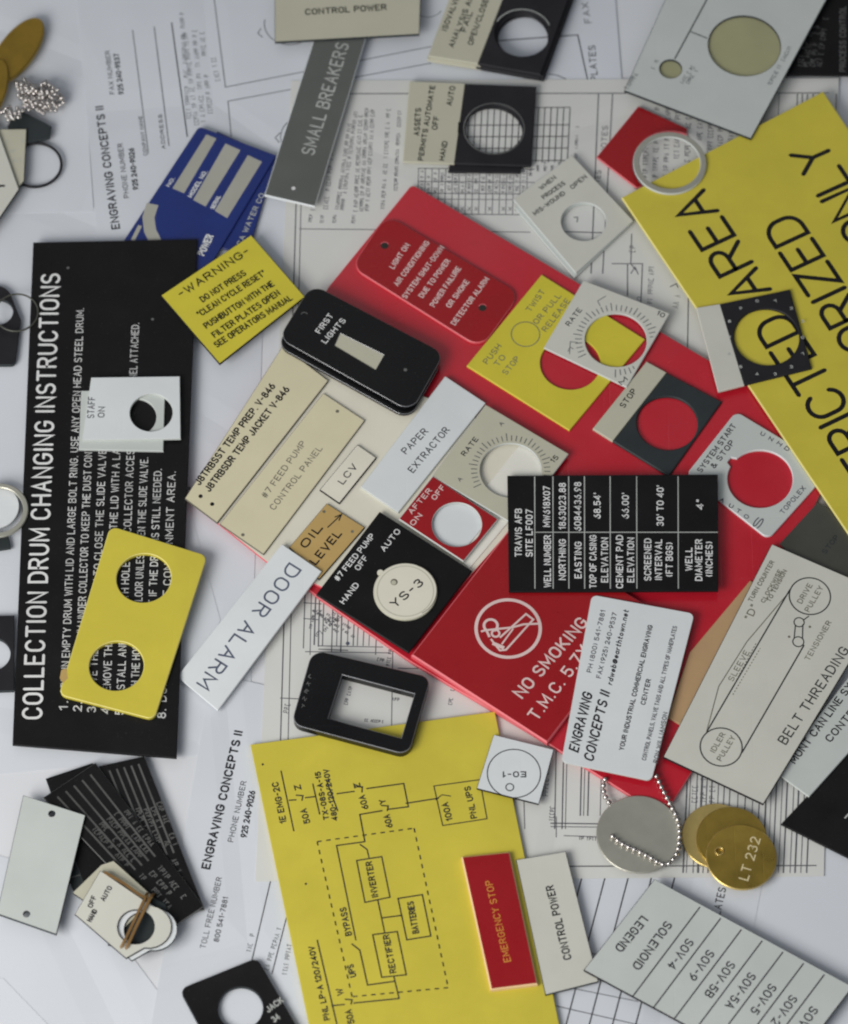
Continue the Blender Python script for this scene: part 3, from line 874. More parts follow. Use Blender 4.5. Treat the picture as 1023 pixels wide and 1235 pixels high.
T = Thing("name_plate", "long grey plate engraved SMALL BREAKERS tucked under the beige top plate", "name plate", [(319, 235), (380, 249), (451, 14), (391, 8)], 4.2)
T.plate(1.5, GREY, WHITE, c=.35)
T.text("SMALL BREAKERS", (378, 187), (420.5, 54), 17, 2.2, GTEXT)
T.dot(354, 227, 2.6, WTEXT); T.done()

T = Thing("name_plate", "beige plate engraved CONTROL POWER, cut off by the top of the picture", "name plate", [(331, -64), (509, -64), (506, 41), (331.5, 50.5)], 5.9)
T.plate(1.6, BEIGE, CHAR)
T.text("CONTROL POWER", (369, 17.5), (466, 11.5), 9, 1.7, INK); T.done()

# ------------------------------------------------------------------ top middle legend plates
GRP = "half beige half black legend plates stacked at the top"
off = ((4, 14), (-2, 10), (3, 5), (0, 0))
stk_labels = ["lowest black and beige legend plate of the leaning stack at top", "second lowest black and beige legend plate of the top stack",
              "black and beige legend plate just under the stack's top one", "uppermost black and beige legend plate of the stack, marked OPEN/CLOSED"]
for i, (dx, dy) in enumerate(off):
    pts = [(x + dx, y + dy * .45) for x, y in ((558, -45), (694, -24), (652, 90), (517, 67))]
    T = Thing("legend_plate", stk_labels[i], "legend plate", pts, 1.7 + 1.6 * i, GRP)
    m0 = (pts[0][0] + (603 - 558) + 17, pts[0][1] + 9); m1 = (pts[3][0] + 59.5, pts[3][1] + 9.5)
    T.plate(1.5, BEIGE, BEIGE, pts=[pts[0], m0, m1, pts[3]], name="label_panel")
    T.plate(1.5, SLATE, SLATE, pts=[m0, pts[1], pts[2], m1], holes=[(630 + dx, 40 + dy * .45, 35)], c=.4)
    if i == 3:
        T.circle(630, 40, 37, 1.3, GTEXT, "painted_lip_shine", a0=20, a1=150)  # pale arc painted for the reflection on the hole's upper lip
        for s, a, b in (("ISOVALVE", (538.5, 37), (554, -3)), ("ANALYSIS AIR", (547, 57), (572, -6)), ("FAIL", (562, 38), (570, 15)), ("OPEN/CLOSED", (570, 54), (591, -6))):
            T.text(s, a, b, 7, 1.4, INK)
    T.done()
T = Thing("legend_plate", "black legend plate edge showing under the HAND OFF AUTO one, top centre", "legend plate", [(551, 106), (642, 108), (628, 208), (541, 207)], 1.6, "black and beige legend plates by the revision grid")
T.plate(1.3, SLATE, SLATE, holes=[(594, 160, 38)]); T.done()
T = Thing("legend_plate", "beige and black legend plate with HAND OFF AUTO text and big round hole", "legend plate", [(494, 98), (647, 104), (641, 200), (486, 194.5)], 3.0, "black and beige legend plates by the revision grid")
T.plate(1.4, BEIGE, BEIGE, pts=[(494, 98), (561, 100.5), (548, 197), (486, 194.5)], name="label_panel")
T.plate(1.5, SLATE, SLATE, pts=[(561, 100.5), (647, 104), (641, 200), (548, 197)], holes=[(596, 155, 36)], c=.5)
T.circle(596, 155, 38.2, 1.2, DTEXT, "painted_lip_shine")  # grey ring painted for the reflection around the hole's lip
T.fill([(553, 147), (560, 148), (559, 161), (552, 160)], INK, "edge_notch", z=4.5)
for s, a, b, h in (("ASSETS", (505.5, 163), (507.5, 131), 7), ("PERMITS AUTOMATE", (510, 193), (524.5, 104), 6.5), ("OFF", (527, 156), (529.5, 141), 7), ("HAND", (535.5, 193), (539.5, 171), 6.5), ("AUTO", (544.5, 127), (549, 105), 7)):
    T.text(s, a, b, h, 1.3, INK)
T.done()

# small white PROCESS plate
T = Thing("legend_plate", "grey-white legend plate underneath the one marked PROCESS, edge only", "legend plate", [(690, 193), (761, 270), (693, 335), (621, 250)], 1.6, "grey-white PROCESS legend plates")
T.plate(1.2, GREYW, GREYW, holes=[(707, 271, 31)]); T.done()
T = Thing("legend_plate", "grey-white square legend plate marked PROCESS with round hole above red board", "legend plate", [(690, 187), (764, 266), (695, 329), (619, 240)], 2.9, "grey-white PROCESS legend plates")
T.plate(1.3, PALE, GREYW, holes=[(704, 267, 28)])
for s, a, b in (("WHEN", (653.5, 229), (671, 215)), ("PROCESS", (656.5, 240), (682, 222)), ("MIS-WOUND", (646, 259.5), (682, 234)), ("OPEN", (691, 228), (708, 214))):
    T.text(s, a, b, 6, 1.2, INKS)
T.done()

# ------------------------------------------------------------------ red board and everything on it
T = Thing("backing_board", "big tilted red plastic board under most of the middle plates", "board", [(497, 222), (1006, 524), (993, 588), (834, 932), (800, 985), (660, 896), (497, 799), (386, 722), (322, 670), (234, 598), (397, 345)], 1.6)
T.plate(2.4, RED, PINK, c=.3, rnd=[6, 0, 0, 0, 0, 0, 0, 0, 0, 0, 0]); T.done()

T = Thing("name_plate", "red rounded plate engraved LIGHT ON AIR CONDITIONING SYSTEM SHUT-DOWN", "name plate", [(424, 322), (466, 258), (628, 354), (580, 420)], 4.0)
T.plate(1.6, RED2, PINK, rnd=19, c=.3)
for s, a, b in (("LIGHT ON", (475, 324), (494, 296)), ("AIR CONDITIONING", (480, 345), (518, 293)), ("SYSTEM SHUT-DOWN", (490, 360), (536, 299)), ("DUE TO POWER", (510, 359), (543, 315)), ("POWER FAILURE", (524, 370), (556, 324)), ("OR SMOKE", (543, 371), (566, 340)), ("DETECTOR ALARM", (549, 392), (590, 337))):
    T.text(s, a, b, 6.8, 1.35, PTEXT)
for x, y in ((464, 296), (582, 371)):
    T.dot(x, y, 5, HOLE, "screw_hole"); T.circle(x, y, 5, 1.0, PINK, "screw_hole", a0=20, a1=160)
T.done()

T = Thing("legend_plate", "yellow plate reading PUSH TO STOP, TWIST OR PULL RELEASE on the red board", "legend plate", [(653.5, 331), (778, 409), (687, 519), (563, 441)], 4.0)
T.plate(1.2, YEL2, YEL2, holes=[(688, 438, 37)])
for s, a, b in (("PUSH", (588, 439), (605, 418)), ("TO", (601, 442), (610, 431)), ("STOP", (611, 452), (627, 433)), ("TWIST", (640, 376), (657.5, 352)), ("OR PULL", (648, 391), (677, 357)), ("RELEASE", (659, 400), (688, 363))):
    T.text(s, a, b, 7.5, 1.1, INKP)
T.circle(634, 403, 17.5, 1.2, INKP); T.done()

def inside(x, y, P):
    c = False
    for i in range(len(P)):
        (x1, y1), (x2, y2) = P[i - 1], P[i]
        if (y1 > y) != (y2 > y) and x < (x2 - x1) * (y - y1) / (y2 - y1) + x1: c = not c
    return c
def dial(T, cx, cy, r0, r1, m, n=40):
    c = W(cx, cy, T.zt)
    for i in range(n + 1):
        a = 150 - 300 * i / n + 58
        ca, sa = math.cos(math.radians(a)), math.sin(math.radians(a))
        rr = r1 + (3 if i % 5 == 0 else 0)
        if not inside(cx + ca * (rr + 2), cy - sa * (rr + 2) * math.cos(TILT), T.pts): rr = r0 + 4.5
        if not inside(cx + ca * (rr + 2), cy - sa * (rr + 2) * math.cos(TILT), T.pts): continue
        p = [Vector((c.x - T.org.x + ca * q * S, c.y - T.org.y + sa * q * S)) for q in (r0, rr)]
        T._r(m, "dial_marks").poly(p, 1.1 * S, (T.zt - T.zb) * .001 + 3e-5, cap=False)
T = Thing("dial_plate", "pale grey RATE dial plate over the PUSH TO STOP plate", "dial plate", [(704, 338), (808, 378), (756, 467), (656, 419)], 5.2, "pale RATE dial plates")
T.plate(1.2, PALE, GREYW, holes=[(743, 410, 38)])
T.text("RATE", (687, 393), (702, 374), 6.5, 1.1, INKS); dial(T, 743, 410, 42, 50, INKG)
T.text("0", (768, 361), (772, 363), 5, .9, INKG); T.text("10", (792, 379), (800, 383), 6, 1.2, INKS); T.text("1", (688, 425), (692, 420), 5, .9, INKG); T.text("M", (750, 464), (757, 458), 6, 1.2, INKS)
T.line([(724, 369), (721, 363), (731, 357)], .9, INKG, "dial_marks"); T.line([(687, 427), (688, 412), (697, 413)], .9, INKG, "dial_marks")
T.done()

T = Thing("legend_plate", "charcoal and beige STOP legend plate on the red board, red through its hole", "legend plate", [(780, 436), (871, 484), (807, 574), (715, 517)], 4.0)
T.plate(1.6, BEIGE, BEIGE, pts=[(780, 436), (804, 449), (739, 532), (715, 517)], name="label_panel")
T.plate(1.6, CHAR, CHAR, pts=[(804, 449), (871, 484), (807, 574), (739, 532)], holes=[(805, 510, 37)], c=.5)
T.text("STOP", (753, 492), (768, 472), 7.5, 1.3, INK); T.done()

T = Thing("legend_plate", "grey rounded SYSTEM START & STOP plate with round hole beside the yellow sign", "legend plate", [(888, 496), (1003, 565), (927, 650), (828, 572)], 4.0)
T.plate(1.4, GREYW, WHITE, rnd=9, holes=[notched(917, 577.5, 39.5, 5.4)])
T.text("SYSTEM START", (846, 570), (888, 514), 7, 1.3, INKS); T.text("& STOP", (862, 565), (886, 534), 7, 1.3, INKS); T.text("TOPOLEX", (945, 620), (972, 589), 6, 1.1, INKG)
for s, a, b in (("U", (917, 524), (921, 526)), ("N", (927, 530), (931, 532)), ("H", (937, 535), (941, 538)), ("D", (946, 541), (950, 544)), ("A", (868, 604), (872, 606)), ("U", (879, 611), (883, 613)), ("T", (888, 617), (892, 619)), ("O", (897, 623), (901, 626))):
    T.text(s, a, b, 5, 1.2, INKG)
T.text("S", (914, 638), (922, 627), 9, 1.6, INKG); T.done()

# cream plates
T = Thing("backing_plate", "large blank cream plate on the red board beneath the LCV and paper extractor plates", "plate", [(352, 409), (682, 551), (640, 612), (520, 748), (390, 709), (322, 678), (224, 600)], 4.0)
T.plate(1.4, CREAM2, PINK); T.done()
T = Thing("name_plate", "cream plate engraved TEMP PREP and TEMP JACKET V-846 by the black instruction plate", "name plate", [(341, 417), (396, 459), (262, 630.5), (223, 601)], 5.4)
T.plate(1.5, CREAM, INKP)
T.text("J8TRBSST TEMP PREP. V-846", (241, 585), (332, 466), 8.7, 1.9, INK); T.text("J8TRBSDR TEMP JACKET V-846", (253, 593), (349, 470), 8.7, 1.9, INK)
for x, y in ((227.5, 589), (242, 598.5), (256, 608)): T.dot(x, y, 2.6, INK, "screw_hole")
T.done()
T = Thing("name_plate", "cream plate engraved #7 FEED PUMP CONTROL PANEL, left of the LCV plate", "name plate", [(390, 474), (440, 507), (318, 668.5), (265, 632)], 5.4)
T.plate(1.2, CREAM, INKP)
T.text("#7 FEED PUMP", (321, 601), (369, 535), 8, 1.2, INKP); T.text("CONTROL PANEL", (331, 615), (389, 541), 8, 1.1, INKP)
T.dot(407, 496, 2.2, INKP); T.dot(293, 645, 2.2, INKP); T.done()
T = Thing("name_plate", "tiny cream plate engraved LCV with black edges", "name plate", [(431, 536), (454, 552), (409.5, 607), (385.5, 590.5)], 5.4)
T.plate(1.3, CREAM2, INK, c=.3); T.text("LCV", (414, 584), (431, 563), 8.5, 1.4, INKS); T.done()
T = Thing("name_plate", "white plate engraved PAPER EXTRACTOR leaning beside the RATE plate", "name plate", [(537, 453.5), (586, 486), (480.5, 618), (435, 587)], 5.4)
T.plate(1.5, WHITE, GREYW); T.text("PAPER", (490, 547.5), (516.5, 521), 9, 1.3, INKS); T.text("EXTRACTOR", (498.5, 570), (542.5, 519), 9, 1.3, INKS); T.done()

T = Thing("blank_plate", "off-white blank plate showing through and below the lower RATE dial plate", "plate", [(628, 535), (670, 562), (566, 686), (534, 652)], 5.45)
T.plate(0.5, IVORY, IVORY); T.done()
T = Thing("blank_plate", "small white blank plate showing through the hole of red AFTER plate", "plate", [(548, 592), (592, 624), (556, 668), (508, 640)], 6.0)
T.plate(0.5, WHITE, WHITE); T.done()
T = Thing("dial_plate", "pale grey RATE dial plate between PAPER EXTRACTOR and the well plate", "dial plate", [(586, 488), (686, 547), (621, 633), (521, 574)], 6.6, "pale RATE dial plates")
T.plate(1.2, BEIGE, GREYW, holes=[(616, 567, 37)])
T.text("RATE", (561, 550), (577, 530), 6.5, 1.2, INKS); dial(T, 616, 567, 40.5, 48, INKG)
T.text("A", (605, 514), (608, 511), 5, .9, INKG); T.text("15", (668, 558), (674, 552), 6.5, 1.2, INKS); T.text("A", (555, 581), (558, 578), 5, .9, INKG)
T.done()
T = Thing("legend_plate", "red legend plate reading ON AFTER OFF with a white-filled round hole", "legend plate", [(522, 574), (601, 626), (559, 677), (481, 626)], 7.0)
T.plate(1.2, RED2, GREYW, holes=[(551, 632.5, 29.5)], c=.3)
for s, a, b in (("ON", (499, 634), (509, 622)), ("AFTER", (497, 620), (521, 592)), ("OFF", (525, 603), (537, 588))): T.text(s, a, b, 6.5, 1.2, PTEXT)
T.done()
T = Thing("name_plate", "tan plate engraved OIL LEVEL with an arrow", "name plate", [(394, 607), (440, 636), (385, 699), (349, 660)], 5.5)
T.plate(1.2, TAN, INK)
T.text("OIL", (369, 661), (389, 637), 10, 2, INK); T.text("LEVEL", (381, 681), (412, 644), 10, 2, INK); T.text(">", (399, 639), (416, 623), 11, 1.5, INK)
T.dot(391, 617, 2, INKP); T.dot(425, 641, 2, INKP); T.done()
T = Thing("legend_plate", "black plate reading #7 FEED PUMP HAND OFF AUTO below the red AFTER plate", "legend plate", [(458, 617), (569.5, 688), (493, 787), (381.5, 717)], 6.8)
T.plate(1.5, BLACK, BLACK)
for s, a, b in (("#7 FEED PUMP", (408, 701), (452, 647)), ("OFF", (433, 688), (444, 673)), ("AUTO", (464, 665), (483, 641)), ("HAND", (415, 728.5), (433, 706))): T.text(s, a, b, 7, 1.3, WTEXT)
T.done()
T = Thing("round_tag", "cream round tag engraved YS-3 lying on the black feed pump plate", "tag", [(489, 713)], 8.3)
T.plate(1.3, CREAM2, BEIGE, raw=circ(489, 713, 38, 9.6), c=.4)
T.circle(489, 713, 33.5, 1.2, BEIGE, "rim_line"); T.circle(491, 712, 35.2, .8, INKP, "rim_line", a0=-60, a1=70)
T.text("YS-3", (477, 733), (511, 704), 10.5, 1.9, INKS); T.dot(475.5, 702, 4.3, INKP, "pin_hole"); T.dot(475, 702.6, 3, BEIGE, "pin_hole_light", z=9.62)
T.plate(1.2, CREAM2, BEIGE, raw=circ(459, 690, 4, 9.5), name="lug", c=.3)
T.done()

T = Thing("no_smoking_sign", "thick red plate engraved NO SMOKING T.M.C. with a crossed cigarette symbol", "sign", [(496, 790), (622, 628), (785, 733), (660, 896)], 4.0)
T.plate(3.2, RED2, PINK, c=.7)
zs = Z(570, 720, 6.82)
T.circle(613, 758, 38, 4, PTEXT, "symbol", n=64)
T.line([zs(70, 285), zs(100, 275), zs(330, 250), zs(420, 225), zs(540, 220)], 2.6, PTEXT, "symbol")
T.line([zs(225, 335), zs(440, 140), zs(500, 185), zs(275, 435), zs(225, 440), zs(150, 345)], 2.4, PTEXT, "symbol")
T.line([zs(240, 390), zs(335, 260)], 2.0, PTEXT, "symbol"); T.line([zs(165, 380), zs(260, 420)], 4.5, PTEXT, "symbol")
T.circle(*zs(150, 235), 8, 3.2, PTEXT, "symbol", a0=-60, a1=230); T.circle(*zs(190, 300), 4.5, 2.6, PTEXT, "symbol"); T.line([zs(115, 275), zs(140, 330)], 3, PTEXT, "symbol")
T.text("NO SMOKING", (630, 842), (709, 752), 15, 2.5, PTEXT); T.text("T.M.C. 5.7X", (648, 869), (712, 785), 15, 2.2, PTEXT)
T.done()

T = Thing("data_plate", "black gridded plate for a monitoring WELL NUMBER over the red board", "data plate", [(612, 573.5), (866, 572), (866.5, 712.5), (614, 713.5)], 7.9)
T.plate(1.4, BLACK, BLACK)
for x in (645, 667, 686, 705, 736, 768, 818): T.line([(x, 574.5), (x + .3, 710)], 1.2, GTEXT)
T.line([(645, 642), (866, 642)], 1.2, GTEXT)
for s, x, y0, y1, h in (("TRAVIS AFB", 629, 671, 614, 8), ("SITE LF007", 642, 671, 615, 8), ("WELL NUMBER", 664, 708, 646, 8), ("MW618X07", 663, 635, 587, 8), ("NORTHING", 682, 699, 651, 8), ("1863023.88", 682, 638, 583, 8),
    ("EASTING", 701, 697, 654, 8), ("6084436.98", 700.5, 640, 582, 8), ("TOP OF CASING", 719, 709, 646, 8), ("ELEVATION", 733, 702, 649, 8), ("68.54'", 724, 625, 595, 8), ("CEMENT PAD", 751, 709, 646, 8), ("ELEVATION", 764.5, 702, 649, 8), ("66.00'", 758, 625, 595, 8),
    ("SCREENED", 785, 700, 650, 8), ("INTERVAL", 798, 699, 651, 8), ("(FT BGS)", 811, 695, 655, 8), ("30' TO 40'", 800, 634, 586, 8), ("WELL", 834.5, 688, 661, 8), ("DIAMETER", 846.5, 700, 651, 8), ("(INCHES)", 859, 695, 654, 8), ('4"', 848, 614, 603, 8)):
    T.text(s, (x, y0), (x, y1), h, 1.45, WTEXT)
T.done()

T = Thing("business_card", "white rounded card printed ENGRAVING CONCEPTS II propped over the red board", "card", [(714, 717), (838, 740), (786, 942), (677, 919)], 7.3)
T.plate(1.0, WHITE, GREYW, rnd=7, c=.2)
T.text("ENGRAVING", (697, 907), (714, 838), 11.5, 2.2, INK, "heading", slant=.2); T.text("CONCEPTS II", (715, 918), (735, 836), 11.5, 2.2, INK, "heading", slant=.2)
T.text("PH (800) 541-7881", (713, 811), (730, 737), 5.5, 1.1, INKG); T.text("FAX (925) 240-9537", (724.5, 818), (744, 740), 5.5, 1.1, INKG)
T.text("rdweb@earthtown.net", (738, 826), (758, 737), 6.5, 1.3, INKS, slant=.2)
T.text("YOUR INDUSTRIAL COMMERCIAL ENGRAVING", (752, 905), (787, 755), 5.5, 1.2, INKS); T.text("CENTER", (778, 850), (785, 820), 5.5, 1.2, INKS)
T.text("CONTROL PANELS, VALVE TAGS AND ALL TYPES OF NAMEPLATES", (779, 917), (816.5, 756), 5, 1.0, INKG); T.text("RON WILLIAMSON", (793, 920), (805, 860), 5, 1.1, INKG)
T.done()

# black double plate FIRST LIGHTS
def zoff(pts, dx, dy): return [(x + dx, y + dy) for x, y in pts]
FLP = [(376, 342), (536, 426), (496, 497), (336, 408)]
T = Thing("display_frame", "glossy black rounded plate directly under the FIRST LIGHTS one", "frame", zoff(FLP, -1, 10), 7.0, "glossy black rounded plates")
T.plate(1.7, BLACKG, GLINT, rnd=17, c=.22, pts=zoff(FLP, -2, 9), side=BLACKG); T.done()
T = Thing("display_frame", "glossy black rounded plate marked FIRST LIGHTS with a small beige window", "frame", FLP, 9.0, "glossy black rounded plates")
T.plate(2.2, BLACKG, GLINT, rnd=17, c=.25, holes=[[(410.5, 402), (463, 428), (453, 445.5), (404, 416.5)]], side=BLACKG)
T.plate(.6, BEIGE, BEIGE, pts=[(404, 396), (470, 428), (456, 452), (398, 420)], zb=10.3, name="window", c=.05)
T.text("FIRST", (386, 402), (402, 381), 7.4, 1.4, WTEXT); T.text("LIGHTS", (393, 414), (417, 387), 7.4, 1.4, WTEXT);
T.circle(367, 380, 4, 1, DTEXT, "screw_hole", a0=20, a1=160); T.dot(489, 446, 2.2, DTEXT, "screw_hole")
T.done()

# black open frame
T = Thing("bezel", "thick glossy black rectangular bezel with an open window above yellow circuit plate", "bezel", [(377, 783), (520, 817), (493, 911), (351, 873)], 3.1)
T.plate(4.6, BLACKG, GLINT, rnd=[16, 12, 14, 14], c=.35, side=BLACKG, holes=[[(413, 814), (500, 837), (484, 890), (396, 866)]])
for i in range(5): T.text("LKENT"[i], (372 - i * 2.4, 816 + i * 9), (375 - i * 2.4, 818 + i * 9), 4, .8, DTEXT)
T.done()

# ------------------------------------------------------------------ right side
T = Thing("blank_plate", "dark steel plate between the yellow restricted sign and the belt threading plate", "plate", [(987, 605), (1080, 660), (1020, 760), (941, 655)], 4.1)
T.plate(1.1, DSTEEL, DSTEEL); T.text("STOP", (996, 668), (1012, 648), 6, 1.2, CHAR); T.done()
T = Thing("restricted_sign", "large yellow sign lettered RESTRICTED AREA AUTHORIZED ONLY at right edge", "sign", [(750, 238), (993, 110), (1293, 555), (1050, 683)], 5.7)
T.plate(1.6, YEL, YELEDGE, c=.35)
dx, dy = .557, .83
for wd, (bx, by), l0, l1 in (("RESTRICTED", (849, 229), 507, 178), ("AREA", (849, 229), 144, 0), ("AUTHORIZED", (959, 257), 336, 0), ("PERSONNEL ONLY", (992, 170), 475, 0)):
    T.text(wd, (bx + dx * l0, by + dy * l0), (bx + dx * l1, by + dy * l1), 51, 5.8, INK, gap=1.2)
T.done()
T = Thing("legend_plate", "navy and grey legend plate over the yellow sign, a letter D through its hole", "legend plate", [(840, 371), (953, 349), (979.5, 444), (866.5, 472)], 7.3)
T.plate(1.4, PALE, PALE, pts=[(840, 371), (868.5, 366.5), (898, 464), (866.5, 472)], name="label_panel")
T.plate(1.4, SLATE, SLATE, pts=[(868.5, 366.5), (953, 349), (979.5, 444), (898, 464)], holes=[(925, 406, 40)], c=.35)
for i in range(14):
    a = 2 * math.pi * i / 14
    x, y = 924.5 + 44 * math.cos(a), 406.5 + 41 * math.sin(a)
    if abs(math.cos(a)) + abs(math.sin(a)) > 1.1:
        x += 5 * math.cos(a); y += 4 * math.sin(a)
    T.text(str(i % 10), (x - 1.5, y + 2), (x + 1.5, y + 1.5), 3.5, .9, GTEXT)
T.done()

# red bitten plate and ring
arc = [(808 + 45 * math.cos(math.radians(a)), 197 + 39.5 * math.sin(math.radians(a))) for a in range(-63, -233, -10)]
T = Thing("cut_plate", "red plate with a big round bite, beside the metal ring at top right", "plate", [(720, 189), (770, 128), (829, 155)] + arc + [(768, 226)], 1.7)
T.plate(1.4, RED2, PINK, c=.15); T.done()
T = Thing("washer", "grey flat metal ring straddling the red plate and the yellow sign", "washer", [(808, 196)], 7.4)
T.plate(1.4, STEEL, GREYW, raw=circ(808, 196, 46, 8.8), holes=[(808, 196, 38.5)], c=.25); T.done()

T = Thing("control_panel", "grey-white panel with large and small olive holes joined by a line, top right", "panel", [(829, -60), (1027, -56), (906, 167), (753, 109)], 7.5)
cc = W(893, 60, 9.1)
big = [p for p in circ(898, 55, 46, 9.1, n=64) if p.y > W(898, 92.5, 9.1).y]
P = [W(x, y, 9.1) for x, y in T.pts]
slab("plate", [Vector((p.x, p.y)) for p in P], [big, circ(809, 83, 14, 9.1)], .0075, .0091, .0003, (GREYW, CHAR), T.o, T.org)
T.zt = 9.1
T.plate(.8, OLIVE, OLIVE, pts=[(840, -20), (986, -20), (936, 98), (786, 98)], zb=7.0, name="backing", c=.1)
T.zt = 9.1
T.line([(874, -40), (814, 71)], 1.8, INKS); T.line([(833, 38), (853, 46)], 1.5, INKS)
T.scribble((758, 108), (773, 86), 6, INKG, rng); T.scribble((930, 103), (958, 52), 4.5, INKG, rng); T.scribble((824, 101), (838, 81), 4.5, INKL, rng); T.scribble((831, 101), (841, 86), 4, INKL, rng); T.scribble((789, 83), (794, 74), 4, INKL, rng)
T.done()
T = Thing("instruction_plate", "black plate with grey text at the very top right corner", "name plate", [(985, -40), (1090, -40), (1090, 91), (925, 90)], 3.0)
T.plate(1.4, BLACK, BLACK)
T.text("Process Control".upper(), (1020, 86), (1020, 8), 8, 1.3, DTEXT)
for x in (968, 975, 983, 991): T.scribble((x, 80), (x + 8, 22), 6, DTEXT, rng)
T.done()

# belt plate group
T = Thing("blank_plate", "tan blank plate showing as a sliver left of belt threading plate", "plate", [(905, 700), (1000, 760), (920, 930), (805, 865), (832, 787)], 4.05)
T.plate(1.1, BROWN, BROWN); T.done()
T = Thing("blank_plate", "black plate at right edge below the belt threading plate", "plate", [(942, 994), (1060, 868), (1160, 950), (1042, 1044)], 1.7)
T.plate(1.2, BLACK, BLACK); T.line([(1019, 987), (1030, 975), (1060, 992)], 1.8, GTEXT); T.done()
T = Thing("name_plate", "white plate engraved MONT CAN LINE CONTROL under the belt plate", "name plate", [(935, 931), (976, 961), (1120, 800), (1060, 770)], 3.0)
T.plate(1.2, GREYW, GREYW)
T.text("MONT CAN LINE SYSTEM", (959, 921), (1050, 800), 9, 1.7, INK); T.text("CONTROL", (1002, 895), (1044, 846), 9, 1.7, INK); T.done()
T = Thing("diagram_plate", "beige plate engraved BELT THREADING with a pulley diagram", "diagram plate", [(931, 656), (1074, 718), (921, 970), (800, 913)], 5.5)
T.plate(1.5, PALE, INK, c=.3)
T.circle(977, 719, 24.5, 1.6, INKS, "diagram"); T.circle(870, 901, 24.5, 1.6, INKS, "diagram"); T.circle(964, 750.5, 6, 1.4, INKS, "diagram"); T.circle(963, 774, 6.5, 1.4, INKS, "diagram")
T.line([(953, 711), (853, 882)], 1.7, INKS, "diagram"); T.line([(952, 714), (901, 774), (867, 828), (852, 884)], 1.2, INKP, "diagram"); T.line([(970, 778), (895, 908)], 1.7, INKS, "diagram")
T.line([(976, 743), (969, 748)], 1.4, INKS, "diagram"); T.line([(959.5, 754), (958, 770)], 1.4, INKS, "diagram"); T.line([(968.5, 753), (968, 771)], 1.4, INKS, "diagram")
T.dash((879, 838), (912, 776), 2, 2, 1, INKP, "diagram"); T.dash((884, 838), (917, 782), 2, 2, 1, INKP, "diagram")
T.text("SLEEVE", (884, 822), (904, 787), 7, 1, INKP); T.text("TENSIONER", (976, 797), (1003, 751), 6.5, 1, INKP); T.text("BELT THREADING", (948, 898), (1024, 785), 12, 1.7, INKS, "heading")
T.text("DRIVE", (967, 728), (980, 706), 6.5, 1.1, INKP); T.text("PULLEY", (976, 738), (993, 709), 6.5, 1.1, INKP); T.text("IDLER", (862, 908), (875, 886), 6.5, 1.1, INKP); T.text("PULLEY", (870, 918), (887, 890), 6.5, 1.1, INKP)
T.text("TURN COUNTER", (907, 726), (934, 678), 5.5, 1.1, INKP); T.text("CLOCKWISE", (922, 727), (943, 689), 5, 1.1, INKP); T.text("TO TENSION", (929, 726), (949, 689), 5, 1.1, INKP); T.text('"D"', (906, 748), (914, 732), 9, 1.4, INKP)
T.dot(952, 768, 1.6, INKP, "diagram"); T.dot(977, 756, 1.6, INKP, "diagram")
T.done()

# ------------------------------------------------------------------ tags at lower right
T = Thing("round_tag", "pale brass round tag at the left of the brass pile", "tag", [(864, 1007)], 1.8, "round brass tags in a pile")
T.plate(1.0, BRASSL, BRASSL, raw=circ(865, 1008, 41, 2.8), c=.35); T.done()
T = Thing("round_tag", "darker brown brass tag in the middle of the brass pile", "tag", [(882, 1010)], 2.9, "round brass tags in a pile")
T.plate(1.0, BRASS, BRASS, raw=circ(883, 1012, 41, 3.9), c=.35); T.done()
T = Thing("round_tag", "brass round tag stamped LT 232 on top of the pile", "tag", [(894, 1034)], 4.0, "round brass tags in a pile")
T.plate(1.0, BRASS, BRASSL, raw=circ(894.5, 1033.5, 41, 5.0), c=.4, holes=[(868, 1026.5, 4)])
T.text("LT 232", (902, 1062), (917, 1012), 11.5, 1.5, BTEXT)
o = torus("hole_rim", 868, 1026.5, 4.8, 1.0, 5.05, BRASSL, parent=T.o, n=24, k=6)
T.done()
T = Thing("round_tag", "plain round steel tag with a ball chain across it below business card", "tag", [(771, 1006)], 4.1)
T.plate(1.0, STEEL, STEEL, raw=circ(770.5, 1006, 49, 5.1), c=.4); T.done()
zc = Z(700, 930, 3.935)
path = [(118, 40, 5.5), (110, 75, 5.0), (118, 120, 4.8), (145, 160, 4.6), (170, 185, 4.6)]
chain("ball_chain", "short strand of ball chain running under the left of steel tag", smooth3([W(*zc(x, y), z - .8) for x, y, z in path[:4]]), .0013, .0029)
path = [(362, 25, 6), (395, 95, 6), (432, 165, 6.1), (465, 235, 6.1), (472, 310, 6.1), (463, 380, 6.1), (430, 432, 6.1), (390, 442, 6.1), (330, 408, 6.1), (265, 375, 6.1), (200, 345, 6.1), (140, 298, 6.1)]
chain("ball_chain", "ball chain looping over the steel round tag and its right rim", smooth3([W(*zc(x, y), z) for x, y, z in path]), .0013, .0029)

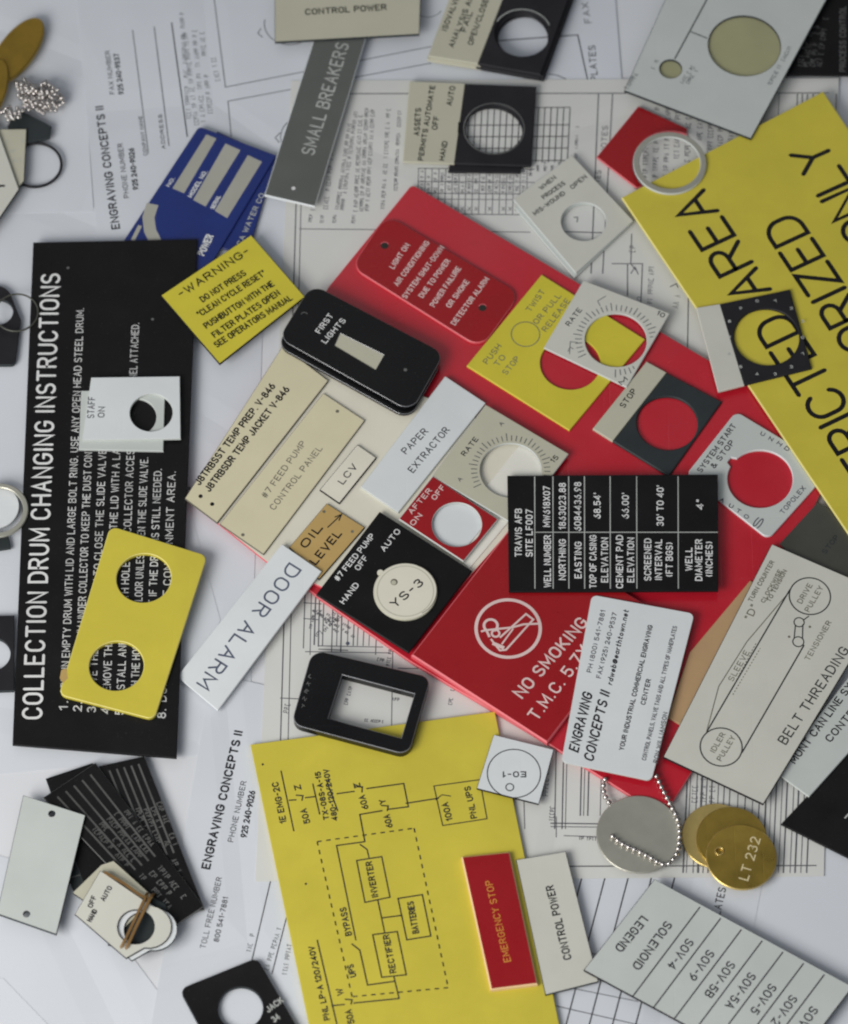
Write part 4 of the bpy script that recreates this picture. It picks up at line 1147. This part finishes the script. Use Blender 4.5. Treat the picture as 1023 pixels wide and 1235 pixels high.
# solenoid legend
T = Thing("name_plate", "grey-white plate engraved SOLENOID LEGEND with ruled rows, bottom right", "name plate", [(789.5, 1060), (1029, 1190), (945, 1300), (704, 1170)], 4.6)
T.plate(1.5, GREYW, INK, c=.3)
for i in range(7):
    a = (844.5 + 25 * i, 1094 + 13.6 * i)
    T.line([a, (a[0] - 82, a[1] + 109)], 1.6, INKS)
T.text("LEGEND", (774, 1105), (742, 1143), 10, 1.8, INKS); T.text("SOLENOID", (803, 1111), (763, 1165), 10, 1.8, INKS)
for i, s in enumerate(("SOV-4", "SOV-9", "SOV-5B", "SOV-5A", "SOV-5", "SOV-2", "SOV-1")):
    a = (829 + 25 * i, 1132 + 13.6 * i); n = 44 if len(s) > 5 else 36
    T.text(s, a, (a[0] - n * .66, a[1] + n * .9), 10, 1.7, INKS)
T.done()
T = Thing("name_plate", "pale plate engraved CONTROL POWER standing beside the red emergency stop strip", "name plate", [(622.5, 1037), (682.5, 1027), (722, 1184), (658, 1200)], 3.1)
T.plate(1.4, PALE, CHAR); T.text("CONTROL POWER", (689, 1156), (667, 1068), 9, 1.7, INK); T.done()

# yellow circuit plate
T = Thing("circuit_sign", "large yellow plate engraved with a black electrical one-line diagram", "sign", [(302, 898), (597, 858), (690, 1310), (388, 1310)], 1.7)
T.plate(1.4, YEL, YEL, c=.2)
z3 = Z(300, 850, 3.208); z4 = Z(480, 860, 3.292)
def c3(*pts, w=1.65): T.line([z3(*p) for p in pts], w, INKS, "diagram")
c3((125, 255), (175, 490)); c3((155, 370), (185, 368)); c3((182, 350), (210, 352), (206, 372)); c3((218, 360), (262, 355)); c3((248, 305), (275, 425)); c3((300, 290), (345, 412)); c3((340, 345), (410, 335))
c3((412, 318), (440, 318), (438, 340)); c3((455, 325), (600, 305), (618, 395), (540, 405)); c3((512, 390), (540, 392), (536, 412)); c3((518, 410), (430, 425), (450, 532)); c3((607, 382), (735, 362))
c3((430, 540), (458, 560), (466, 592)); c3((450, 530), (340, 545), (415, 912)); c3((418, 603), (515, 588), (547, 745), (450, 765), (418, 603)); c3((500, 757), (527, 885))
c3((480, 890), (575, 878), (610, 1045), (515, 1055), (480, 890)); c3((578, 750), (672, 735), (705, 895), (612, 910), (578, 750)); c3((517, 825), (595, 815)); c3((562, 1052), (582, 1137), (405, 1155)); c3((320, 1165), (372, 1160)); c3((372, 1140), (400, 1142), (396, 1160))
c3((398, 925), (430, 950), (460, 1085), (568, 1070)); c3((265, 910), (342, 1240))
D3 = [z3(265, 530), z3(640, 478), z3(772, 1095), z3(400, 1130)]
for a, b in zip(D3, D3[1:] + D3[:1]): T.dash(a, b, 5.5, 5.5, 1.65, INKS, "diagram")
T.line([z4(143, 290), z4(325, 265), z4(354, 420), z4(178, 447)], 1.3, INKS, "diagram", closed=True); T.line([z4(150, 345), z4(175, 325), z4(210, 330)], 1.2, INKS, "diagram")
def t3(s, a, b, h=7.2, w=1.65): T.text(s, z3(*a), z3(*b), h, w, INKS)
t3("INVERTER", (500, 742), (475, 607)); t3("RECTIFIER", (570, 1035), (542, 890)); t3("BATTERIES", (658, 882), (636, 762)); t3("BYPASS", (398, 890), (375, 785)); t3("UPS", (415, 1050), (403, 1005)); t3("1E EMG-2C", (145, 455), (112, 300)); t3("50A", (237, 455), (222, 402)); t3("Z", (202, 325), (198, 310))
t3("60A", (462, 400), (448, 350)); t3("Z", (432, 318), (428, 303)); t3("Y", (530, 380), (526, 366)); t3("60A", (556, 472), (544, 425)); t3("PNL LP-A 120/240V", (313, 1217), (252, 935), 6.5); t3("50A", (408, 1230), (396, 1180)); t3("W", (366, 1120), (360, 1098)); t3("TX-08S-A-15", (310, 442), (276, 260), 6.2); t3("480-120/240V", (343, 445), (308, 250), 6.2); t3("100A", (788, 445), (770, 378))
T.text("PNL UPS", z4(313, 415), z4(286, 292), 7, 1.6, INKS)
for x, y in ((317, 922), (369, 1066)): T.dot(x, y, 1.4, INKS, "pin_hole")
T.done()
T = Thing("name_plate", "thick red strip engraved EMERGENCY STOP in orange on the yellow circuit plate", "name plate", [(556.5, 1033), (615, 1027), (649, 1187), (592, 1194)], 3.1)
T.plate(2.6, RED2, ORANGE, c=.6); T.text("EMERGENCY STOP", (616, 1159), (593, 1062), 8, 1.2, OTEXT); T.done()
T = Thing("name_plate", "grey-white square plate with an engraved circle reading E0-1 upside down", "name plate", [(595.5, 886), (668, 904), (650, 970), (575, 951)], 4.1)
T.plate(1.3, WHITE, INK, c=.2)
T.circle(620, 933, 31, 1.3, INKS); T.text("E0-1", (634, 931), (607, 931), 7, 1.5, INKS); T.circle(615, 949.5, 4.5, 1.3, INKS); T.done()

# door alarm
T = Thing("name_plate", "long white strip engraved DOOR ALARM leaning off the cream plates", "name plate", [(340, 656), (388, 689), (262, 852), (213, 811)], 6.9)
T.plate(1.3, WHITE, WHITE); T.text("DOOR ALARM", (349, 679), (237, 819), 18.5, 2.4, INKB); T.done(); T.tip((352, 668), (236, 830), 4.4)

# ------------------------------------------------------------------ lower left
DIM = "black data plates fanned out at lower left"
T = Thing("data_plate", "black plate with slanted grey marks, lowest in the fan beside legend plates", "data plate", [(95, 985), (150, 1050), (90, 1078), (62, 1010)], 1.0, DIM)
T.plate(0.7, CHAR, CHAR); T.text("V", (92, 1066), (104, 1044), 16, 1.6, DTEXT); T.done()
T = Thing("data_plate", "black plate at the fan's upper left, behind the others", "data plate", [(55, 939), (112, 920), (190, 1090), (120, 1120)], 1.85, DIM)
T.plate(0.9, BLACK, CHAR); T.done()
def fan(label, TL, TR, BR, BL, zb):
    T = Thing("data_plate", label, "data plate", [TL, TR, BR, BL], zb, DIM)
    T.plate(1.1, BLACK, DTEXT, c=.2)
    P = lambda u, v: ((TL[0] * (1 - u) + TR[0] * u) * (1 - v) + (BL[0] * (1 - u) + BR[0] * u) * v, (TL[1] * (1 - u) + TR[1] * u) * (1 - v) + (BL[1] * (1 - u) + BR[1] * u) * v)
    for u in (.18, .34, .5, .66, .82):
        T.line([P(u, .04), P(u, .62)], 2.2, FTEXT); T.scribble(P(u + .05, .30), P(u + .05, .58), 5.5, FTEXT, rng, w=1.2)
    for u in (.3, .5, .7): T.scribble(P(u, .66), P(u, .9), 6, DTEXT, rng, w=1)
    T.done()
fan("black plate with grey ruled columns, right-hand one in the fan", (119, 924), (174, 912), (247, 1097), (196, 1110), 2.9)
fan("black plate with grey ruled columns, on top of the fan", (52, 962), (115, 920), (246, 1093), (204, 1121), 4.2)
T = Thing("blank_plate", "blank grey-white plate with two pin holes over the black fan", "plate", [(28, 959), (103, 983), (68, 1127), (-4, 1102)], 5.5)
T.plate(1.6, GREYW, CHAR, holes=[(62.5, 981.5, 3.6), (32, 1102.5, 3.6)]); T.done()
GB = "legend plates held by the rubber band"
T = Thing("legend_plate", "dark legend plate at the bottom of the rubber-banded bundle", "legend plate", [(140, 1060), (200, 1090), (208, 1135), (175, 1150), (130, 1140)], 5.4, GB)
T.plate(0.9, CHAR, CHAR); T.done()
def tab(dx=0, dy=0, r=28):
    return [(90 + dx, 1103 + dy), (121 + dx, 1050 + dy), (174 + dx, 1086 + dy)] + [(179 + dx + r * math.cos(math.radians(a)), 1118 + dy - r * .92 * math.sin(math.radians(a))) for a in range(80, -101, -15)] + [(152 + dx, 1156 + dy)]
T = Thing("legend_plate", "beige legend plate behind the HAND OFF AUTO one, held in the rubber band", "legend plate", [(87, 1077), (122, 1043), (137, 1038), (186, 1082), (150, 1120)], 6.4, GB)
T.plate(1.0, BEIGE, CHAR); T.done()
T = Thing("legend_plate", "white ring-ended legend plate peeping out at the bundle's right", "legend plate", tab(7, 3), 7.5, GB)
T.plate(1.0, WHITE, CHAR, holes=[(172, 1121, 21)]); T.done()
T = Thing("legend_plate", "beige round-ended HAND OFF AUTO legend plate held by the rubber band", "legend plate", tab(), 8.6, GB)
T.plate(1.1, PALE, CHAR, holes=[(164, 1118, 21)])
T.text("OFF", (111, 1095), (116, 1082), 5.5, 1.4, INKS); T.text("AUTO", (126, 1087), (135, 1071), 5.5, 1.4, INKS); T.text("HAND", (110, 1112), (117, 1099), 5.5, 1.5, INKS)
T.done()
# rubber band: two strands across the stack
def band(pts, w):
    vs, fs = [], []
    for i, p in enumerate(pts):
        a = pts[max(i - 1, 0)]; b = pts[min(i + 1, len(pts) - 1)]
        d = (b - a).normalized(); n = d.cross(Vector((0, 0, 1))).normalized()
        u = n.cross(d)
        for s, t in ((-1, -1), (1, -1), (1, 1), (-1, 1)): vs.append(p + n * w * s + u * w * .45 * t)
    for i in range(len(pts) - 1):
        for j in range(4): fs.append((i * 4 + j, i * 4 + (j + 1) % 4, i * 4 + 4 + (j + 1) % 4, i * 4 + 4 + j))
    return vs, fs
org = W(164, 1112, 5.5)
vs, fs = [], []
for pts, w in (([(186, 1078, 3), (182, 1082, 10.4), (168, 1110, 10.4), (153, 1142, 10.4), (150, 1144, 4)], .0007), ([(178, 1076, 3), (176, 1081, 10.4), (163, 1108, 10.8), (147, 1141, 10.4), (143, 1143, 4)], .0006), ([(126, 1052, 10.2), (150, 1066, 10.3), (168, 1079, 10.4), (182, 1085, 9.6)], .0006)):
    a, b = band(smooth3([W(*p) for p in pts], 6), w)
    k = len(vs); vs += [p - org for p in a]; fs += [tuple(i + k for i in f) for f in b]
o = link_mesh("rubber_band", vs, fs, (RUBBER,)); o.location = org
tag(o, "brown rubber band wrapped across the beige round-ended legend plates", "rubber band")

T = Thing("legend_plate", "black rounded plate with white round hole at the bottom edge", "legend plate", [(216, 1193), (310, 1155), (385, 1285), (290, 1330)], 1.7)
T.plate(1.8, BLACK, CHAR, rnd=[9, 9, 0, 0], holes=[(290, 1216, 25.5)])
T.text("JACK", (324, 1221), (342, 1208), 7, 1.5, GTEXT); T.text("34", (331, 1233), (338, 1228), 7, 1.6, GTEXT); T.done()
